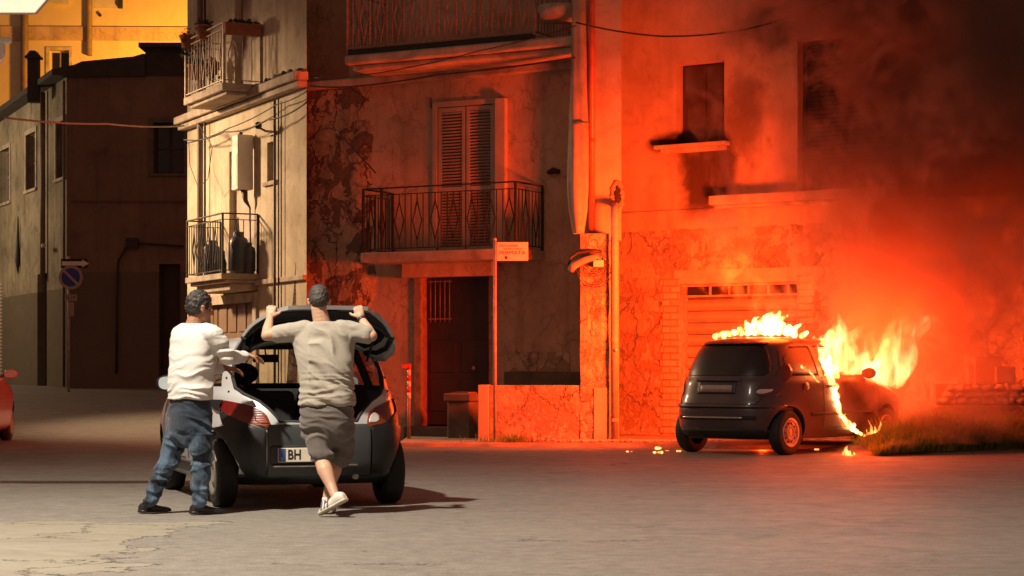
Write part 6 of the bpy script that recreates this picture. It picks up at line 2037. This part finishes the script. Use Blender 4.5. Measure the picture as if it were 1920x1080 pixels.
shoe('shoe', None, hr_, hr_ + Vector((0.225, 0.14, 0)), m1, M['shoe_black'], M['shoe_black'], ankle=aR + Vector((0, 0, -0.01)))


# ------------------------------------------------------------------ fire
def flame_mat(name, strength, scale=(9, 9, 3.2), color=(1.0, 0.36, 0.065), thr=0.42, loc=(0, 0, 0)):
    t = NT(name)
    t.n.remove(t.b)
    em = t.node('ShaderNodeEmission'); em.inputs[0].default_value = (*color, 1)
    n1 = t.noise(1.0, 5, 0.6, co=t.co(scale, loc), dist=1.0)
    n2 = t.noise(1.0, 3, 0.5, co=t.co(tuple(s_ * 0.35 for s_ in scale), loc))
    v = t.math('ADD', t.math('MULTIPLY', n1, 0.65), t.math('MULTIPLY', n2, 0.35))
    v = t.ramp(v, [(thr, 0.0), (thr + 0.10, 0.35), (thr + 0.24, 1.0)])
    t.put(em.inputs[1], t.math('MULTIPLY', v, strength))
    c0_ = (color[0], color[1] * 0.42, color[2] * 0.2)
    t.l.new(t.ramp(v, [(0.05, c0_), (0.75, color)]), em.inputs[0])
    t.l.new(em.outputs[0], t.out.inputs['Volume'])
    return t.mat


M['flame_hot'] = flame_mat('hot flame', 300, (13, 13, 5.5), (1.0, 0.44, 0.14), 0.40)
M['flame_big'] = flame_mat('tall flame', 95, (7.5, 7.5, 2.3), (1.0, 0.45, 0.15), 0.435)
M['flame_soft'] = flame_mat('soft flame', 34, (6, 6, 2.0), (1.0, 0.34, 0.07), 0.46)
M['flame_small'] = flame_mat('small flame', 160, (22, 22, 9), (1.0, 0.40, 0.09), 0.36)


def tongue(mb, p, L, r, lean=(0, 0, 0), seed=0, n=9, base=0.7):
    """one tapering, wavering tongue of flame"""
    p = Vector(p); pts = []; rs = []
    rg_ = random.Random(seed); ph = rg_.uniform(0, 6); k1 = rg_.uniform(0.7, 1.3)
    for i in range(n):
        t = i / (n - 1)
        w_ = r * 0.9 * t * math.sin(ph + t * 5.5 * k1)
        q = p + Vector(lean) * (t ** 1.3) + Vector((w_, 0.5 * r * math.sin(ph * 2 + t * 4), L * t))
        pts.append(q)
        rs.append(max(0.006, r * (base + (1 - base) * math.sin(min(1, t * 3.2) * math.pi / 2)) * (1 - t) ** 0.75))
    for a, b, ra, rb2 in zip(pts[:-1], pts[1:], rs[:-1], rs[1:]):
        blob_chain(mb, [a, b], [ra, rb2], 0.35)


def flame(name, label, parts, mat, voxel=0.018, run=0.0, fat=1.0):
    """parts: (point, length, radius, lean, seed)"""
    c = Vector(parts[0][0])
    mb = MB()
    for p, L_, r, lean, seed in parts: tongue(mb, Vector(p) - c, L_ * fat ** 0.4, r * fat, lean, seed)
    if run:
        for q0, q1 in zip(parts[:-1], parts[1:]): blob_chain(mb, [Vector(q0[0]) - c, Vector(q1[0]) - c], [q0[2] * run, q1[2] * run])
    o = obj(name, mb, M[mat], loc=c)
    r_ = o.modifiers.new('r', 'REMESH'); r_.mode = 'VOXEL'; r_.voxel_size = voxel
    s_ = o.modifiers.new('s', 'SMOOTH'); s_.iterations = 3
    bake(o)
    if not o.data.materials: o.data.materials.append(M[mat])
    return tag(o, label, 'flame', 'flames on and around the burning car')


def row_parts(pix, Yf, L, r, lean, seed):
    """tongues set along a run of photo points at true depth"""
    out = []
    for i, (px, py) in enumerate(pix):
        rg_ = random.Random(seed * 31 + i)
        out.append((J(px, py, Yf(px)), L[i] if isinstance(L, (list, tuple)) else L * rg_.uniform(0.7, 1.3), r[i] if isinstance(r, (list, tuple)) else r * rg_.uniform(0.8, 1.2), (lean[0] + rg_.uniform(-.03, .03), 0, 0), seed * 100 + i))
    return out

yr = lambda px: 26.6 + (px - 1335) * 0.004
flame('roof_flame', 'bright white yellow flames along the roof of the burning car', row_parts(
    [(1342, 632), (1356, 630), (1372, 627), (1388, 625), (1402, 624), (1418, 622), (1434, 620), (1448, 621), (1462, 621), (1476, 624), (1490, 628), (1504, 631)], yr,
    [0.05, 0.07, 0.07, 0.09, 0.17, 0.20, 0.25, 0.27, 0.22, 0.13, 0.16, 0.08], [0.045, 0.048, 0.045, 0.05, 0.06, 0.07, 0.08, 0.085, 0.075, 0.06, 0.055, 0.045], (0.04, 0), 3), 'flame_hot', 0.015, 0.6, 1.3)
flame('pillar_flame', 'white hot mass of flame in front of the side window pillar of the burning car', row_parts(
    [(1540, 672), (1548, 684), (1556, 694), (1564, 702), (1571, 706)], lambda p: 25.72 + (p - 1540) * 0.008, [.22, .26, .26, .22, .16], [.05, .065, .07, .06, .045], (-0.03, 0), 14), 'flame_hot', 0.014, 0.8)
flame('roof_edge_flame', 'thin line of flame on the roof edge at the right rear pillar', row_parts(
    [(1524, 634), (1536, 636), (1548, 637), (1558, 641)], lambda p: 26.9, [0.06, 0.07, 0.08, 0.06], [0.018, 0.022, 0.022, 0.018], (0.05, 0), 4), 'flame_hot', 0.010, 0.8)
flame('window_flame', 'yellow flames pouring from the side window of the burning car', row_parts(
    [(1545, 655), (1556, 668), (1568, 680), (1578, 672), (1588, 690), (1600, 690), (1612, 695), (1624, 700), (1638, 706)], lambda p: 27.15 + (p - 1545) * .006,
    [0.16, 0.38, 0.55, 0.62, 0.55, 0.45, 0.40, 0.34, 0.26], [0.08, 0.12, 0.14, 0.13, 0.14, 0.13, 0.12, 0.11, 0.09], (0.05, 0), 5), 'flame_big', 0.022, 0, 1.45)
flame('bonnet_flame', 'tall yellow flames leaning right over the bonnet of the burning car', row_parts(
    [(1652, 708), (1664, 706), (1676, 708), (1688, 706), (1655, 690), (1672, 680), (1690, 672)], lambda p: 28.1,
    [0.62, 0.76, 0.84, 0.78, 0.74, 0.68, 0.60], [0.15, 0.17, 0.17, 0.14, 0.15, 0.15, 0.12], (0.44, 0), 6), 'flame_big', 0.025, 0, 1.4)
flame('far_window_flame', 'pale flames rising behind the windscreen pillar of the burning car', row_parts(
    [(1600, 668), (1620, 672), (1640, 670), (1660, 668)], lambda p: 28.3, [0.45, 0.5, 0.5, 0.5], [0.12, 0.13, 0.14, 0.13], (0.12, 0), 7), 'flame_soft', 0.025, 0, 1.5)
def strip(pix, seed, L, r): return row_parts(pix,  lambda p: 25.60 + (p - 1505) * 0.0086, L, r, (-0.02, 0), seed)
flame('door_flame', 'ragged strip of burning drips running down the door of the burning car', strip(
    [(1550, 690), (1555, 700), (1558, 715), (1562, 730), (1565, 745), (1568, 758), (1572, 770), (1577, 780), (1584, 789), (1591, 799), (1599, 806), (1607, 811), (1616, 816)], 8, [.20, .18, .16, .16, .16, .14, .12, .09, .10, .11, .10, .08, .06], [.055, .070, .068, .064, .066, .058, .044, .030, .036, .040, .036, .026, .020]), 'flame_hot', 0.012, 0.7, 1.3)
flame('sill_flame', 'small pointed flames at the front end of the car sill', row_parts(
    [(1620, 818), (1627, 814), (1634, 812), (1641, 810), (1649, 806)], lambda p: 25.45 + (p - 1620) * .003, [.05, .09, .20, .10, .14], [.016, .02, .026, .022, .022], (0, 0), 9), 'flame_small', 0.009, 0.7)
flame('handle_flame', 'thin slanting flame along the rear side window edge of the burning car', row_parts(
    [(1503, 688), (1510, 692), (1517, 697), (1523, 703), (1529, 711), (1536, 718)], lambda p: 25.60 + (p - 1500) * 0.006, 0.04, [.022, .022, .02, .018, .016, .012], (0, 0), 10), 'flame_hot', 0.010, 0.9)
flame('ground_flame', 'small fire burning on the ground in front of the verge', row_parts(
    [(1580, 852), (1588, 852), (1594, 852), (1602, 852)], lambda p: 25.5, [.04, .14, .06, .04], [.022, .035, .026, .02], (0, 0), 11), 'flame_small', 0.010)
# embers lying on the road, each a small low fire
embers = [(1180, 849, .018, 'tiny ember on the road, leftmost of the embers'), (1236, 843, .03, 'larger flat ember left of the burning car, nearer the wall'), (1233, 851, .026, 'flat ember just below the larger one left of the burning car'),
          (1252, 847, .012, 'small round ember between the flat embers and the left rear tyre'), (1273, 848, .018, 'ember touching the left rear tyre'), (1392, 840, .02, 'ember under the middle of the burning car'),
          (1434, 839, .022, 'brightest ember under the burning car by its right rear tyre'), (1534, 845, .018, 'thin ember behind the right rear wheel')]
for i, (px, py, r, lb) in enumerate(embers):
    Yd = CAMH * F / (py - HZ)
    p = J(px, py, Yd); p.z = 0.02 if Yd > 27.9 else 0.012
    if Yd > 27.8: p.y = 27.6; p.x = (px - 960) / F * 27.6; p.z = 0.02
    mb = MB()
    for k in range(5):
        a = random.Random(i * 9 + k)
        mb.ball((a.uniform(-2.2, 2.2) * r, a.uniform(-1, 1) * r, r * 0.3), (r * a.uniform(.7, 1.3), r, r * a.uniform(.4, .8)), 8, 6)
    o = obj('ember', mb, M['flame_small'], loc=p)
    r_ = o.modifiers.new('r', 'REMESH'); r_.mode = 'VOXEL'; r_.voxel_size = 0.006
    bake(o)
    if not o.data.materials: o.data.materials.append(M['flame_small'])
    tag(o, lb, 'ember', 'embers on the road')
# glowing shred caught in the smoke
sh_ = MB()
for i in range(5): tongue(sh_, (0.02 * i, 0, 0.03 * i), 0.22 - 0.03 * i, 0.055 - 0.006 * i, (0.10 * i - 0.08, 0, 0), 40 + i)
pS = J(1640, 372, 26.2)
M['flame_red'] = flame_mat('dull red glow', 4.0, (7, 7, 5), (1.0, 0.045, 0.03), 0.40)
o = obj('smoke_flare', sh_, M['flame_red'], loc=pS)
r_ = o.modifiers.new('r', 'REMESH'); r_.mode = 'VOXEL'; r_.voxel_size = 0.018; bake(o)
if not o.data.materials: o.data.materials.append(M['flame_red'])
tag(o, 'dull red lick of flame floating in the smoke above the balcony', 'flame')

# lights given off by the flames
for nm, (px, py, Yd), pw, sz in (('fire_light_roof', (1470, 560, 26.4), 200, 0.35), ('fire_light_window', (1620, 600, 26.3), 230, 0.5),
                                 ('fire_light_bonnet', (1720, 600, 27.2), 680, 0.5), ('fire_light_low', (1625, 795, 25.3), 30, 0.3), ('fire_light_ground', (1592, 846, 25.45), 16, 0.05),
                                 ('fire_light_under', (1430, 836, 26.9), 14, 0.05)):
    p = J(px, py, Yd)
    lamp('POINT', nm, tuple(p), pw, FIRE, sz)
lamp('SPOT', 'fire_fill_wall', (3.20, 26.2, 2.2), 4500, FIRE, 0.4, (1.0, 29.6, 2.2), 124, 0.8)  # added spot aimed at the walls, standing in for the roof fire's glow

# ------------------------------------------------------------------ smoke
def smoke_mat():
    t = NT('smoke')
    t.n.remove(t.b)
    pv_ = t.node('ShaderNodeVolumePrincipled')
    pv_.inputs['Color'].default_value = (0.64, 0.42, 0.34, 1)
    pv_.inputs['Anisotropy'].default_value = 0.2
    s_ = t.sep(t.co())
    n1 = t.math('ADD', t.math('MULTIPLY', t.noise(0.55, 4, 0.6, co=t.co((1, 1, 0.8), (2, 5, 1)), dist=0.6), 0.6), t.math('MULTIPLY', t.noise(1.7, 5, 0.6, co=t.co((1, 1, 0.9), (6, 1, 3)), dist=1.4), 0.4))
    # the plume: rises from the front of the car, widening and drifting right
    z = s_[2]
    cx = t.math('ADD', t.math('MULTIPLY', z, 0.10), 5.55)
    rx = t.math('ADD', t.math('MULTIPLY', z, 0.29), 1.05)
    dx = t.math('DIVIDE', t.math('SUBTRACT', s_[0], cx), rx)
    dy = t.math('DIVIDE', t.math('SUBTRACT', s_[1], 26.5), 1.7)
    r = t.math('SQRT', t.math('ADD', t.math('MULTIPLY', dx, dx), t.math('MULTIPLY', dy, dy)))
    f = t.math('SUBTRACT', 1.0, t.math('ADD', r, t.math('MULTIPLY', t.math('SUBTRACT', n1, 0.5), -7.2)))
    f = t.ramp(t.math('ADD', t.math('MULTIPLY', f, 0.5), 0.3), [(0.36, 0.0), (0.60, 1.0)])
    zk = t.node('ShaderNodeMapRange'); t.l.new(z, zk.inputs[0])
    zk.inputs['From Min'].default_value = 0.3; zk.inputs['From Max'].default_value = 5.0; zk.inputs['To Min'].default_value = 0.75; zk.inputs['To Max'].default_value = 2.4
    t.put(pv_.inputs['Density'], t.math('MULTIPLY', f, zk.outputs[0]))
    t.l.new(pv_.outputs[0], t.out.inputs['Volume'])
    t.mat.cycles.volume_step_rate = 0.45
    return t.mat
M['smoke'] = smoke_mat()
sk_ = MB().box(2.3, 9.8, 24.9, 28.3, 0.15, 9.6)
tag(obj('smoke', sk_, M['smoke']), 'dark smoke rolling up from the burning car against the wall', 'smoke', kind='stuff')
